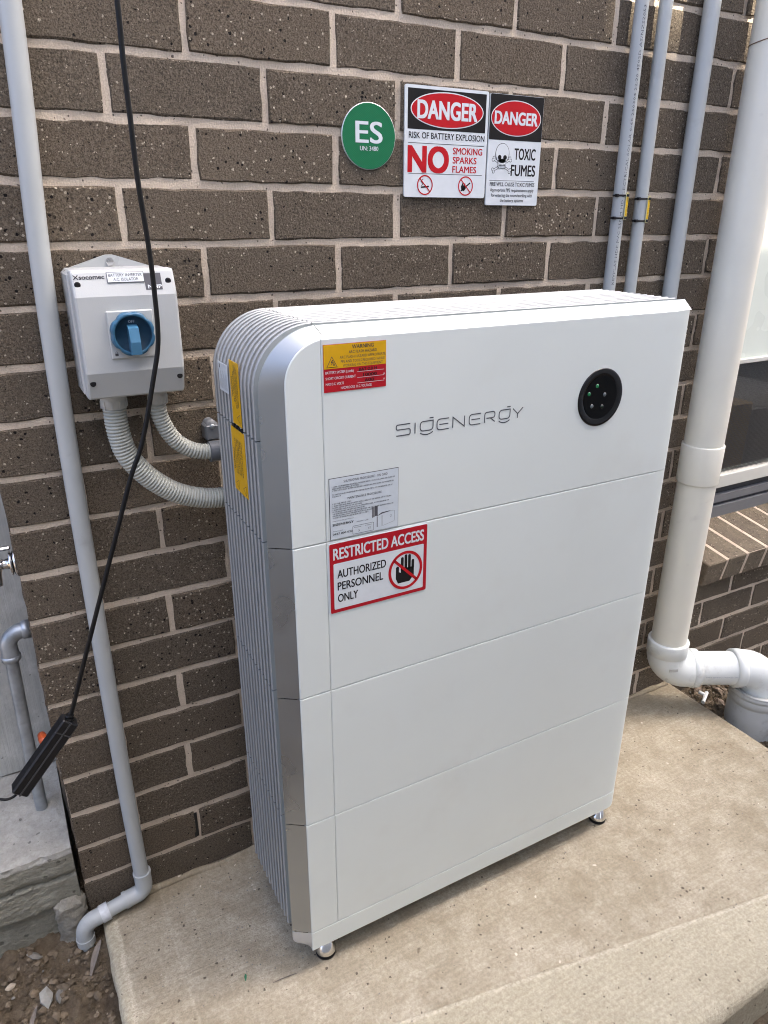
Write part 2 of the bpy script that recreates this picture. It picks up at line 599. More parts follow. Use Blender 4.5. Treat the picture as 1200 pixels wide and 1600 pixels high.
    def mesh(self, name, mat, o=None):
        o = o or Vector((0, 0, 0))
        me = bpy.data.meshes.new(name)
        me.from_pydata([tuple(p - o) for p in self.v], [], self.f)
        me.polygons.foreach_set("use_smooth", self.sm)
        if mat:
            for mm in (mat if isinstance(mat, (list, tuple)) else [mat]):
                me.materials.append(mm)
        me.update()
        return me

    def build(self, name, mat, parent=None, autosmooth=True, loc=None, normals=True):
        o_off = off(parent)
        if loc is not None:
            o_off = Vector(loc)
        me = self.mesh(name, mat, o_off)
        if normals:
            import bmesh
            bm = bmesh.new()
            bm.from_mesh(me)
            bmesh.ops.recalc_face_normals(bm, faces=bm.faces)
            bm.to_mesh(me)
            bm.free()
        ob = bpy.data.objects.new(name, me)
        COL.objects.link(ob)
        if parent:
            ob.parent = parent
            ob.location = o_off - off(parent)
        else:
            ob.location = o_off
        OFF[ob.name] = o_off
        return ob


def copy_at(src, delta, parent=None):
    o = src.copy()
    COL.objects.link(o)
    o.parent = parent or src.parent
    o.location = src.location + Vector(delta)
    OFF[o.name] = off(src) + Vector(delta)
    return o


def smooth_path(pts, n=8):
    """Catmull-Rom"""
    P = [Vector(p) for p in pts]
    P = [P[0] * 2 - P[1]] + P + [P[-1] * 2 - P[-2]]
    out = []
    for i in range(1, len(P) - 2):
        a, b, c, d = P[i - 1], P[i], P[i + 1], P[i + 2]
        for k in range(n):
            t = k / n
            out.append(0.5 * ((2 * b) + (c - a) * t + (2 * a - 5 * b + 4 * c - d) * t * t + (3 * b - a - 3 * c + d) * t ** 3))
    out.append(P[-2])
    return out


def resample(path, step):
    P = [Vector(p) for p in path]
    out = [P[0]]
    acc = 0.0
    for i in range(1, len(P)):
        a = P[i - 1]
        seg = (P[i] - a).length
        while acc + seg >= step and seg > 1e-9:
            t = (step - acc) / seg
            a = a + (P[i] - a) * t
            out.append(a.copy())
            seg = (P[i] - a).length
            acc = 0.0
        acc += seg
    return out


def arc_pts(c, e1, e2, r, a0, a1, n):
    return [Vector(c) + (Vector(e1) * math.cos(a0 + (a1 - a0) * i / n) + Vector(e2) * math.sin(a0 + (a1 - a0) * i / n)) * r for i in range(n + 1)]


# ------------------------------------------------------------------ flat print
_TX = {}


def text_geo(s, bold=0.0, res=3):
    k = (s, bold, res)
    if k in _TX:
        return _TX[k]
    cu = bpy.data.curves.new("t", 'FONT')
    cu.body = s
    cu.size = 1.0
    cu.resolution_u = res
    cu.offset = bold
    cu.fill_mode = 'FRONT'
    ob = bpy.data.objects.new("t", cu)
    me = bpy.data.meshes.new_from_object(ob)
    vs_ = [(v.co.x, v.co.y) for v in me.vertices]
    fs = [tuple(p.vertices) for p in me.polygons]
    bpy.data.objects.remove(ob)
    bpy.data.curves.remove(cu)
    bpy.data.meshes.remove(me)
    _TX[k] = (vs_, fs)
    return _TX[k]


_caps = {}


def cap_h(bold):
    if bold not in _caps:
        v, _ = text_geo("H", bold)
        _caps[bold] = (min(p[1] for p in v), max(p[1] for p in v))
    return _caps[bold]


class Sheet:
    """flat print on a plane; layers of thin colour above each other"""

    def __init__(self, origin, ux=(1, 0, 0), uz=(0, 0, 1), n=(0, -1, 0), step=0.00022):
        self.o = Vector(origin)
        self.ux = Vector(ux)
        self.uz = Vector(uz)
        self.n = Vector(n)
        self.step = step
        self.mb = {}
        self.order = []
        self.fn = None

    def P(self, a, b, layer):
        if self.fn:
            return self.fn(a, b, layer * self.step)
        return self.o + self.ux * a + self.uz * b + self.n * (layer * self.step)

    def get(self, name, mat, layer):
        k = (name, mat.name, layer)
        if k not in self.mb:
            self.mb[k] = (MB(), mat)
            self.order.append(k)
        return self.mb[k][0]

    def poly(self, name, mat, layer, pts):
        self.get(name, mat, layer).add([self.P(a, b, layer) for a, b in pts], [list(range(len(pts)))])

    def rect(self, name, mat, layer, x0, y0, x1, y1, r=0.0):
        if r <= 0:
            self.poly(name, mat, layer, [(x0, y0), (x1, y0), (x1, y1), (x0, y1)])
            return
        pts = []
        for cx, cy, a in ((x1 - r, y0 + r, -90), (x1 - r, y1 - r, 0), (x0 + r, y1 - r, 90), (x0 + r, y0 + r, 180)):
            for i in range(5):
                t = math.radians(a + 90 * i / 4)
                pts.append((cx + r * math.cos(t), cy + r * math.sin(t)))
        self.poly(name, mat, layer, pts)

    def ell(self, name, mat, layer, cx, cy, rx, ry, n=48):
        self.poly(name, mat, layer, [(cx + rx * math.cos(2 * math.pi * i / n), cy + ry * math.sin(2 * math.pi * i / n)) for i in range(n)])

    def ring(self, name, mat, layer, cx, cy, rx, ry, w, n=44, a0=0.0, a1=2 * math.pi):
        A = []
        B = []
        for i in range(n + 1):
            t = a0 + (a1 - a0) * i / n
            A.append(self.P(cx + rx * math.cos(t), cy + ry * math.sin(t), layer))
            B.append(self.P(cx + (rx - w) * math.cos(t), cy + (ry - w) * math.sin(t), layer))
        self.get(name, mat, layer).strip(A, B)

    def line(self, name, mat, layer, pts, w, closed=False):
        P = [Vector((a, b)) for a, b in pts]
        if closed:
            P = P + [P[0], P[1]]
        L, R = [], []
        n = len(P)
        for i in range(n):
            d0 = (P[i] - P[i - 1]).normalized() if i else (P[1] - P[0]).normalized()
            d1 = (P[i + 1] - P[i]).normalized() if i < n - 1 else d0
            t = (d0 + d1)
            t = t.normalized() if t.length > 1e-6 else d0
            nn = Vector((-t.y, t.x))
            k = 1.0 / max(0.4, nn.dot(Vector((-d1.y, d1.x))))
            L.append(self.P(P[i].x + nn.x * w / 2 * k, P[i].y + nn.y * w / 2 * k, layer))
            R.append(self.P(P[i].x - nn.x * w / 2 * k, P[i].y - nn.y * w / 2 * k, layer))
        self.get(name, mat, layer).strip(L, R)

    def text(self, name, mat, layer, s, x, y, h, w=None, align='l', bold=0.0, res=2, rot=0.0, aspect=1.0):
        """x,y = left/centre/right of the baseline; h = cap height; w = total width"""
        vs_, fs = text_geo(s, 0.0, res)
        if not vs_:
            return
        b0, b1 = cap_h(0.0)
        sy = h / (b1 - b0)
        xs = [p[0] for p in vs_]
        x0, x1 = min(xs), max(xs)
        sx = (w / (x1 - x0)) if w else sy * aspect
        W = (x1 - x0) * sx
        dx = {'l': 0.0, 'c': -W / 2, 'r': -W}[align]
        cr, sr = math.cos(rot), math.sin(rot)
        shifts = [(0.0, 0.0)] if bold < 0.004 else ([(-1, 0), (1, 0)] if bold < 0.01 else [(-1, -0.6), (1, -0.6), (-1, 0.6), (1, 0.6)])
        for q, (ex, ey) in enumerate(shifts):
            out = []
            for px, py in vs_:
                a = (px - x0 + ex * bold * 0.8) * sx + dx
                b = (py - b0 + ey * bold * 0.8) * sy
                out.append(self.P(x + a * cr - b * sr, y + a * sr + b * cr, layer + 0.14 * q))
            self.get(name, mat, layer).add(out, fs)

    def build(self, parent):
        obs = []
        for k in self.order:
            mb, mat = self.mb[k]
            ob = mb.build(k[0], mat, parent, normals=False)
            obs.append(ob)
        return obs


# ================================================================== SETTING
def nz(x, y, z=0.0, s=1.0, oct_=4):
    return mnoise.fractal(Vector((x * s, y * s, z * s)), 0.9, 2.1, oct_)


# ---- ground (soil sheet to the horizon, detailed by the slab)
def ground_h(x, y):
    if x < -0.1:
        h = -0.035 + 0.16 * y
        h = max(h, -0.13)
        a = 1.0
    elif x > 1.30:
        h = -0.055 + 0.06 * y
        a = 1.0
    else:
        h = -0.115
        a = 0.5 if y < -0.7 else 0.1
    d = nz(x, y, 0, 9, 3) * 0.016 + nz(x + 3, y, 1, 30, 5) * 0.017 + max(0, nz(x, y + 5, 2, 22, 2)) * 0.014
    e = max(0.0, min(1.0, (2.6 - abs(x - 0.6)) / 0.8)) * max(0.0, min(1.0, (2.4 + y) / 0.6))
    return h * e + (1 - e) * (-0.12) + d * a * max(e, 0.1)


def frange(a, b, s):
    n = max(1, int(round((b - a) / s)))
    return [a + (b - a) * i / n for i in range(n + 1)]


xs_ = [-60, -20, -6, -2.4] + frange(-1.3, -0.62, 0.04) + frange(-0.6, -0.13, 0.0065) + frange(-0.1, 0.6, 0.1) + frange(0.64, 1.40, 0.012) + frange(1.41, 1.9, 0.009) + frange(1.95, 3.4, 0.08) + [5, 9, 20, 60]
ys_ = [-60, -20, -8, -4] + frange(-2.6, -1.05, 0.06) + frange(-1.03, -0.46, 0.012) + frange(-0.45, 0.05, 0.0075) + [0.1, 0.3, 1, 4, 20, 60]
gm = MB().grid(xs_, ys_, lambda x, y: (x, y, ground_h(x, y)))
ground = gm.build("ground", SOIL)
tag(ground, kind="structure")


# ---- concrete slab with tooled margins
def groove_y(x):
    return -0.45 - 0.174 * x


def slab_z(x, y):
    z = nz(x, y, 0, 2.0, 3) * 0.0012 + nz(x, y, 4, 40, 3) * 0.0006
    d = y - groove_y(x)
    if x > 0.03:
        k = min(1.0, (x - 0.03) / 0.05) * (0.75 + 0.5 * nz(x, 0, 7, 5, 3))
        z -= 0.0042 * k * math.exp(-((d - 0.002) / 0.0045) ** 2)
        z += 0.0016 * k * math.exp(-((d + 0.010) / 0.006) ** 2)
    d = x + 0.097 + nz(0, y, 3, 6, 3) * 0.004
    z -= 0.0016 * math.exp(-(d / 0.006) ** 2)
    for e, r in ((x + 0.217, 0.016), (y + 0.757, 0.030), (1.457 - x, 0.014)):
        if e < r:
            t = min(1.0, (r - e) / r)
            z -= r * (1 - math.sqrt(max(0.0, 1 - t * t))) * 0.85
    return z


sx = frange(-0.217, -0.195, 0.003) + frange(-0.188, 0.12, 0.008) + frange(0.13, 1.43, 0.011) + frange(1.436, 1.457, 0.0035)
tt = [(0.0, 0), (0.0022, 0), (0.006, 0), (0.011, 0), (0.017, 0), (0.024, 0), (0.031, 0)]
rows = [-0.757 + a for a, _ in tt]
smb = MB()
V = []
nxs = len(sx)
gr_rows = [-0.6, -0.45, -0.3, -0.2, -0.13, -0.08] + [-0.05, -0.034, -0.022, -0.016, -0.012, -0.009, -0.006, -0.004, -0.002, 0.0, 0.002, 0.004, 0.006, 0.009, 0.013, 0.02, 0.03, 0.045]
n_rows = 0


def slab_row(yfun):
    global n_rows
    for x in sx:
        y = yfun(x)
        px, py = x, y
        if x <= -0.2169:
            px += nz(0, y, 9, 14, 3) * 0.004
        if x >= 1.4569:
            px += nz(0, y, 5, 9, 4) * 0.010
        if n_rows == 0:
            py += nz(x, 0, 9, 5, 3) * 0.004
        V.append((px, py, slab_z(x, y)))
    n_rows += 1


for r_ in rows:
    slab_row(lambda x, r_=r_: r_)
for k in range(1, 7):
    slab_row(lambda x, k=k: -0.726 + (groove_y(x) - 0.05 + 0.726) * k / 7)
for g_ in gr_rows[6:]:
    slab_row(lambda x, g_=g_: groove_y(x) + g_)
for k in range(1, 41):
    slab_row(lambda x, k=k: (groove_y(x) + 0.045) * (1 - k / 40))
smb.add(V, [(j * nxs + i, j * nxs + i + 1, (j + 1) * nxs + i + 1, (j + 1) * nxs + i) for j in range(n_rows - 1) for i in range(nxs - 1)], True)
rim = [i for i in range(nxs)] + [j * nxs + nxs - 1 for j in range(1, n_rows)]
for rimv in ([V[i] for i in rim], [V[j * nxs] for j in range(n_rows)]):
    low = [(x + nz(x, y, 3, 20, 3) * 0.005, y + nz(x, y, 6, 20, 3) * 0.003, -0.16) for x, y, z in rimv]
    smb.strip(rimv, low, True)
slab = smb.build("concrete_slab", SLAB)
tag(slab, kind="structure")

# ---- raised concrete step beside the wall
stm = MB()


def step_front(x, z):
    y = -0.002 + nz(x, z, 0, 7, 3) * 0.0025 + nz(x * 0.4, z, 0, 60, 3) * 0.0008 + nz(x, z, 3, 150, 2) * 0.0022
    if z < 0.052 + nz(x, 0, 8, 16, 3) * 0.003:
        y += 0.016
    zc = 0.121 + nz(x, 0, 5, 9, 4) * 0.007
    if abs(z - zc) < 0.0032:
        y += 0.012
    elif zc < z < zc + 0.012:
        y += 0.003
    r = z - 0.176
    if r > 0:
        y += 0.0016 + max(0.0, nz(x, z, 3, 30, 3)) * 0.011
    return y


stx = frange(-1.3, -0.5, 0.04) + frange(-0.49, -0.245, 0.004)
stz = frange(-0.2, -0.02, 0.03) + frange(-0.015, 0.184, 0.0032)
stm.grid(stx, stz, lambda x, z: (x, step_front(x, z), z))
top_y = frange(0.0, 0.30, 0.01)
stm.grid(stx, top_y, lambda x, y: (x, max(y, step_front(x, 0.184)) if y == 0 else y + 0.004, 0.184 + (nz(x, y, 2, 10, 4) * 0.0035 if y > 0 else 0) + 0.004 * max(0, nz(x, y, 1, 60, 3)) * (1 if y > 0 else 0)))
stm.strip([(-0.245, step_front(-0.245, z), z) for z in stz], [(-0.245 + nz(0, z, 1, 20) * 0.004, 0.3, z) for z in stz])
step = stm.build("concrete_step", [STEP, STEP_SIDE])
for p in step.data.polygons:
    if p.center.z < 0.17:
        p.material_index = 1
tag(step, kind="structure")

# rough lump of exposed aggregate at the foot of the step
lm = MB()
_V = []
for j in range(43):
    z = -0.10 + 0.165 * j / 42
    for i in range(36):
        a = 2 * math.pi * i / 36
        r = 0.029 + 0.006 * nz(math.cos(a) * 3, math.sin(a) * 3, z * 60, 1.0, 3) + 0.004 * abs(nz(math.cos(a), math.sin(a), z * 40, 4, 2))
        if j > 39:
            r *= 0.95 - 0.13 * (j - 39)
        _V.append((-0.268 + r * 0.95 * math.cos(a), 0.004 + r * 0.75 * math.sin(a), z))
lm.add(_V, [(j * 36 + i, j * 36 + (i + 1) % 36, (j + 1) * 36 + (i + 1) % 36, (j + 1) * 36 + i) for j in range(42) for i in range(36)] + [tuple(range(42 * 36, 43 * 36))], True)
lump = lm.build("concrete_lump", LUMP, loc=(-0.268, 0.004, -0.1))
tag(lump, "rough lump of pebbly concrete at the foot of the grey step", "concrete lump")

# ================================================================== HOUSE WALL
BED = 0.086
PX = 0.12 * 0.99258
XL, XJ = -0.2355, 1.502
wall = thing("brick_wall", (0.6, 0.05, 0.0), "long wall of brown speckled bricks with pale mortar behind the white battery", "wall")


def brick_mesh(w, h, seed):
    """front outline slightly ragged, arris chamfered"""
    rnd = random.Random(seed)
    nx_, nz_ = max(2, int(w / 0.024)), 3
    out = []
    for i in range(nx_):
        out.append((-w / 2 + w * i / nx_, -h / 2))
    for i in range(nz_):
        out.append((w / 2, -h / 2 + h * i / nz_))
    for i in range(nx_):
        out.append((w / 2 - w * i / nx_, h / 2))
    for i in range(nz_):
        out.append((-w / 2, h / 2 - h * i / nz_))
    n = len(out)
    j = lambda s: rnd.uniform(-s, s)
    ring0, ring1, ring2 = [], [], []
    for x, z in out:
        ex, ez = j(0.0011), j(0.0011)
        c = 0.0020 + max(0, j(0.0022))
        k = (1 - 2 * c / w, 1 - 2 * c / h)
        ring0.append((x * k[0] + ex, j(0.0004), z * k[1] + ez))
        ring1.append((x + ex, 0.0028 + j(0.0008), z + ez))
        ring2.append((x, 0.06, z))
    m = MB()
    m.add(ring0, [list(range(n))[::-1]])
    m.add(ring0 + ring1, [(i, (i + 1) % n, n + (i + 1) % n, n + i) for i in range(n)], True)
    m.add(ring1 + ring2, [(i, (i + 1) % n, n + (i + 1) % n, n + i) for i in range(n)])
    return m


_bm = {}


def brick_obj(x0, x1, z0, z1, name="brick", parent=wall, dy=0.0, rot=None, pose=None):
    w, h = round(x1 - x0, 3), round(z1 - z0, 3)
    key = (w, h, random.randrange(5))
    if key not in _bm:
        _bm[key] = brick_mesh(w, h, len(_bm)).mesh("brick", BRICK)
    o = bpy.data.objects.new(name, _bm[key])
    COL.objects.link(o)
    o.parent = parent
    o.location = Vector(((x0 + x1) / 2, dy, (z0 + z1) / 2)) - off(parent)
    if rot:
        o.rotation_euler = rot
    return o


ZTOP_IND = 1.95
J = 0.0105
courses = []
for k in range(-9, 20):
    ztop = 1.632 - BED * k
    courses.append((k, ztop - BED, ztop))
upper = MB()
open_x0, open_x1, open_z0, open_z1 = XJ, 2.75, 0.335, 2.06
for k, zb, zt in courses:
    start = 0.0 if (k % 2) else PX
    # brick boundaries
    xs2 = []
    x = start - 4 * PX
    while x < 3.4:
        if x > XL + 0.03:
            xs2.append(x)
        x += 2 * PX
    edges = [XL - J / 2] + xs2 + [3.4]
    zz0, zz1 = zb + J / 2, zt - J / 2
    for a, b in zip(edges[:-1], edges[1:]):
        spans = [(a, b)]
        if zt > open_z0 + 0.02 and zb < open_z1:
            spans = []
            if a < open_x0 - 0.02:
                spans.append((a, min(b, open_x0 + J / 2)))
            if b > open_x1 + 0.02:
                spans.append((max(a, open_x1 - J / 2), b))
        for s0, s1 in spans:
            if s1 - s0 < 0.03:
                continue
            jx = random.uniform(-0.0014, 0.0014)
            jz = random.uniform(-0.0012, 0.0012)
            bx0, bx1 = s0 + J / 2 + jx, s1 - J / 2 + jx
            if abs(s0 - (XL - J / 2)) < 1e-6:
                bx0 = XL + random.uniform(-0.001, 0.002)
            if abs(s1 - (open_x0 + J / 2)) < 1e-6:
                bx1 = open_x0
            q = round((bx1 - bx0) / 0.004) * 0.004
            bx1 = bx0 + q
            if zb < ZTOP_IND and bx0 < 2.4:
                o = brick_obj(bx0, bx1, zz0 + jz, zz0 + jz + round(BED - J, 4), dy=random.uniform(-0.0012, 0.0014),
                              rot=(random.uniform(-0.004, 0.004), random.uniform(-0.0035, 0.0035), random.uniform(-0.004, 0.004)))
            else:
                t = brick_mesh(bx1 - bx0, BED - J, random.randrange(99))
                cx, cz = (bx0 + bx1) / 2, (zz0 + zz1) / 2
                upper.add([(p.x + cx, p.y, p.z + cz) for p in t.v], t.f)
ub = upper.build("upper_brickwork", BRICK, wall)
ub["kind"] = "stuff"


def mortar_y(x, z):
    y = 0.0031 + nz(x, z, 0, 30, 3) * 0.0012 + nz(x, z, 2, 110, 2) * 0.0007
    return y


mo = MB()


def sheet(x0, x1, z0, z1, st):
    mo.grid(frange(x0, x1, st), frange(z0, z1, st * 0.6), lambda x, z: (x, mortar_y(x, z), z))


sheet(XL + 0.002, XJ - 0.002, -0.01, 1.80, 0.008)
sheet(XJ - 0.002, 2.6, -0.15, 0.345, 0.012)
mo.box((XL + 0.002, 0.0055, 1.80), (XJ - 0.002, 0.10, 2.45))
mo.box((XJ - 0.002, 0.0055, open_z1), (3.4, 0.10, 2.45))
mo.box((2.752, 0.0055, -0.2), (3.4, 0.10, open_z1))
mo.box((XL + 0.003, 0.02, -0.2), (XJ - 0.003, 0.11, 1.80))
mo.box((XJ - 0.003, 0.02, -0.2), (2.752, 0.11, 0.36))
mo.box((XL + 0.003, 0.0065, -0.2), (XJ, 0.02, -0.01))
mo.build("mortar", MORTAR, wall)
# return face of the wall end going back to the recess
rb = MB()
rb.box((XL + 0.004, 0.11, -0.2), (XL + 0.11, 0.40, 2.45))
rb.build("return_wall", BRICK, wall)
# weep hole: an open dark joint near the bottom
wh = MB()
wh.box((-0.0085, 0.0005, 0.094), (0.0005, 0.02, 0.158))
weep = wh.build("weep_hole", BLACK_MATT, wall)
# smear of mortar along the foot of the wall
sm = MB()
path = [(x, -0.004 + nz(x, 0, 3, 9, 3) * 0.003, 0.001 + nz(x, 0, 1, 7, 3) * 0.004) for x in frange(-0.20, 1.44, 0.012)]
sm.tube(path, [0.008 + 0.005 * max(-0.8, nz(p[0], 0, 2, 12, 3)) for p in path], 8)
sm.build("mortar_fillet", SLAB, wall)

# ---- window with brick sill (parts of the wall)
for i in range(12):
    x0 = 1.484 + 0.0895 * i
    ang = math.radians(10.0)
    t = MB()
    t.cbox((x0, 0, -0.076), (x0 + 0.0795, 0.215, 0.0), 0.003)
    ca, sa = math.cos(ang), math.sin(ang)
    jj = random.uniform(-0.0015, 0.0015)
    t.v = [Vector((p.x, -0.040 + jj + p.y * ca - p.z * sa, 0.411 + p.y * sa + p.z * ca)) for p in t.v]
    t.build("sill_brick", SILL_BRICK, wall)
sj = MB()
ca, sa = math.cos(math.radians(10)), math.sin(math.radians(10))
pts = [(-0.040 + y * ca - z * sa, 0.411 + y * sa + z * ca) for y, z in ((0.0015, -0.0012), (0.21, -0.0012), (0.21, -0.074), (0.0015, -0.074))]
sj.prism([(1.486, y, z) for y, z in pts], (1.07, 0, 0))
sj.build("sill_mortar", MORTAR, wall)

YW = 0.145
win = MB()
win.box((1.506, YW, 0.435), (2.72, YW + 0.09, 0.480))
window = win.build("window", FRAME_G, wall)
t = MB(); t.box((1.508, YW + 0.012, 0.480), (2.72, YW + 0.09, 0.492)); t.build("track", FRAME_D, window)
t = MB(); t.box((1.508, YW + 0.004, 0.492), (2.72, YW + 0.09, 0.516)); t.build("track_rail", FRAME_G, window)
t = MB(); t.box((1.508, YW + 0.020, 0.516), (2.72, YW + 0.09, 0.541)); t.build("track", FRAME_D, window)
t = MB(); t.cbox((1.512, YW + 0.004, 0.541), (2.72, YW + 0.05, 0.583), 0.002); t.build("bottom_rail", FRAME_W, window)
t = MB(); t.cbox((1.512, YW + 0.006, 0.930), (2.72, YW + 0.04, 0.944), 0.002); t.build("middle_rail", FRAME_W, window)
t = MB(); t.cbox((1.504, YW + 0.002, 0.544), (1.545, YW + 0.06, 2.05), 0.002); t.build("side_rail", FRAME_W, window)
t = MB(); t.box((1.545, YW + 0.016, 0.944), (2.72, YW + 0.022, 2.05)); t.build("upper_pane", PALE_PANE, window)
m, nt, b = newmat("dark_window_glass")
b.inputs["Base Color"].default_value = (0.80, 0.84, 0.80, 1)
b.inputs["Roughness"].default_value = 0.04
b.inputs["Transmission Weight"].default_value = 1.0
b.inputs["IOR"].default_value = 1.4
GLASS = m
t = MB(); t.box((1.545, YW + 0.030, 0.583), (2.72, YW + 0.034, 0.930)); t.build("lower_pane", GLASS, window)
# fly screen wires
t = MB()
w_ = 0.00038
x = 1.55
while x < 2.05:
    t.box((x - w_, YW + 0.020, 0.583), (x + w_, YW + 0.0205, 0.930)); x += 0.0062
z = 0.588
while z < 0.928:
    t.box((1.548, YW + 0.0207, z - w_), (2.05, YW + 0.0212, z + w_)); z += 0.0062
fs = t.build("fly_screen", simple("grey_screen_wire", (0.10, 0.10, 0.098), 0.6), window)
fs["kind"] = "stuff"
# dim room behind the pane
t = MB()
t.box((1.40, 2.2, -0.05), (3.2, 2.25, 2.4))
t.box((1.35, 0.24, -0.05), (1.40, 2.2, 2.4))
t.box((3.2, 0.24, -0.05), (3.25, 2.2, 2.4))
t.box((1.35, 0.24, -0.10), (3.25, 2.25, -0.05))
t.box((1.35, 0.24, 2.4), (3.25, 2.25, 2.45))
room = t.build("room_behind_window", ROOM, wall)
t = MB()
t.cbox((2.00, 0.34, -0.05), (2.10, 0.75, 0.735), 0.004)
t.build("cupboard", CUPB, room)
t = MB(); t.cbox((2.13, 0.36, -0.05), (2.60, 0.8, 0.70), 0.004); t.build("cupboard", simple("grey_box_in_room", (0.2, 0.19, 0.19), 0.6), room)
t = MB(); t.lathe((1.93, 0.62, 0.74), (0, 0, 1), [(0.0, 0.0), (0.05, 0.004), (0.055, 0.012), (0.0, 0.015)], 20); t.build("plate", CUPB, room)

# ================================================================== RECESS beside the wall end
dj = MB()
dj.cbox((-0.358, 0.275, 0.186), (-0.2335, 0.33, 2.6), 0.003)
jamb = dj.build("jamb_board", BOARD, loc=(-0.30, 0.30, 0.186))
tag(jamb, "upright weathered grey board standing behind the end of the brick wall", "board")
dd = MB()
dd.box((-1.25, 0.31, 0.188), (-0.362, 0.36, 2.6))
dkd = dd.build("dark_door", BLACK_MATT, loc=(-0.8, 0.33, 0.188))
tag(dkd, "dark door leaf beside the grey upright board at far left", "door")

# ================================================================== ADDED NEIGHBOUR HOUSE (unseen behind the camera; sized to shade the passage)
YN = -1.9
_path = (0 - YN) / 0.62 * 0.9963
ZN = 1.69 + _path * math.tan(SUN_EL)
nb = thing("added_shade_house", (1.5, YN - 0.5, -0.1), "unseen cream rendered house added behind the camera to shade the passage", "house")
t = MB(); t.box((1.0, YN - 4.0, -0.2), (14, YN - 0.45, ZN - 0.35)); t.build("wall", ADDED_RENDER_W, nb)
t = MB(); t.box((0.8, YN - 0.5, ZN - 0.40), (14.5, YN - 0.02, ZN - 0.36)); t.build("added_house_soffit", ADDED_GUTTER, nb)
t = MB(); t.cbox((0.8, YN - 0.12, ZN - 0.36), (14.5, YN, ZN), 0.01); t.build("added_house_gutter", ADDED_GUTTER, nb)
t = MB(); t.box((0.8, YN - 0.40, ZN - 0.36), (3.37, YN - 0.02, ZN + 0.45)); t.build("sun_trim_block", ADDED_RENDER_W, nb)  # taller block added to trim the sun patch on the wall
t = MB(); t.prism([(0.8, YN - 0.12, ZN - 0.05), (0.8, YN - 4.5, ZN + 0.95), (0.8, YN - 4.5, ZN - 0.35), (0.8, YN - 0.12, ZN - 0.35)], (13.7, 0, 0)); t.build("added_house_roof", ADDED_TILE, nb)

# fence added out of view to block low sky, left of the house
fc = thing("sky_block_fence", (-2.0, YN, -0.12), "unseen paling fence added behind the camera to block low sky", "fence")
PALE = simple("added_fence_tan", (0.52, 0.51, 0.45), 0.85, 0, 0.12, 5)
FENCE_H = 2.4
_p = MB(); _p.cbox((-0.066, YN, -0.12), (0.066, YN + 0.018, FENCE_H), 0.002)
_first = None
for i in range(40):
    x = 0.72 - 0.135 * i
    if _first is None:
        _first = _p.build("added_fence_paling", PALE, fc, loc=(0, 0, 0))
        _first.location = Vector((x, 0, 0)) - off(fc)
    else:
        _q = _first.copy(); COL.objects.link(_q); _q.parent = fc; _q.location = Vector((x, 0, 0)) - off(fc)
for z in (0.25, 1.6):
    t = MB(); t.box((-4.7, YN - 0.07, z), (0.78, YN - 0.001, z + 0.04)); t.build("added_fence_rail", PALE, fc)

# ================================================================== BATTERY UNIT
YF = -0.334
YBV = -0.3115        # back edge of the silver bevel
bat = thing("battery_unit", (0.49, -0.21, 0.0), "tall white home battery cabinet on chrome feet with silver finned side", "battery")
ZJ = [1.1805, 0.8865, 0.625, 0.3635, 0.1025, 0.0565]   # top, joints, base line, bottom
XA, XS1, XS2, XE = 0.1205, 0.1735, 0.8505, 0.889
CA = (0.1805, 1.1205)      # arc centre of the front edge
RA = 0.06
GAP = 0.0005
VG = 0.00025


def curve_y(x):
    if x <= 0.852:
        return YF
    t = (x - 0.852) / (XE - 0.852)
    return YF + 0.0035 * t * t + 0.0095 * t ** 6


def panel(name, outline, y=YF, depth=0.012, mat=WHITE, ch=0.0012, yfun=None, parent=bat):
    """front panel plate: outline in (x,z) counter-clockwise seen from the front, chamfered front arris"""
    n = len(outline)
    P = [Vector(p) for p in outline]
    inner = []
    for i in range(n):
        d0 = (P[i] - P[i - 1]).normalized()
        d1 = (P[(i + 1) % n] - P[i]).normalized()
        n0 = Vector((-d0.y, d0.x))
        n1 = Vector((-d1.y, d1.x))
        nn = (n0 + n1)
        nn = nn / max(0.5, nn.length_squared / 2)
        inner.append(P[i] + nn * ch)
    yf = yfun or (lambda x: y)
    r0 = [(p.x, yf(p.x), p.y) for p in inner]
    r1 = [(p.x, yf(p.x) + ch * 0.8, p.y) for p in P]
    r2 = [(p.x, yf(p.x) + depth, p.y) for p in P]
    m = MB()
    m.add(r0, [list(range(n))])
    m.add(r0 + r1, [(i, (i + 1) % n, n + (i + 1) % n, n + i) for i in range(n)])
    m.add(r1 + r2, [(i, (i + 1) % n, n + (i + 1) % n, n + i) for i in range(n)])
    m.add(r2, [list(range(n))[::-1]])
    return m.build(name, mat, parent)


def rect_o(x0, x1, z0, z1):
    return [(x0, z0), (x1, z0), (x1, z1), (x0, z1)]


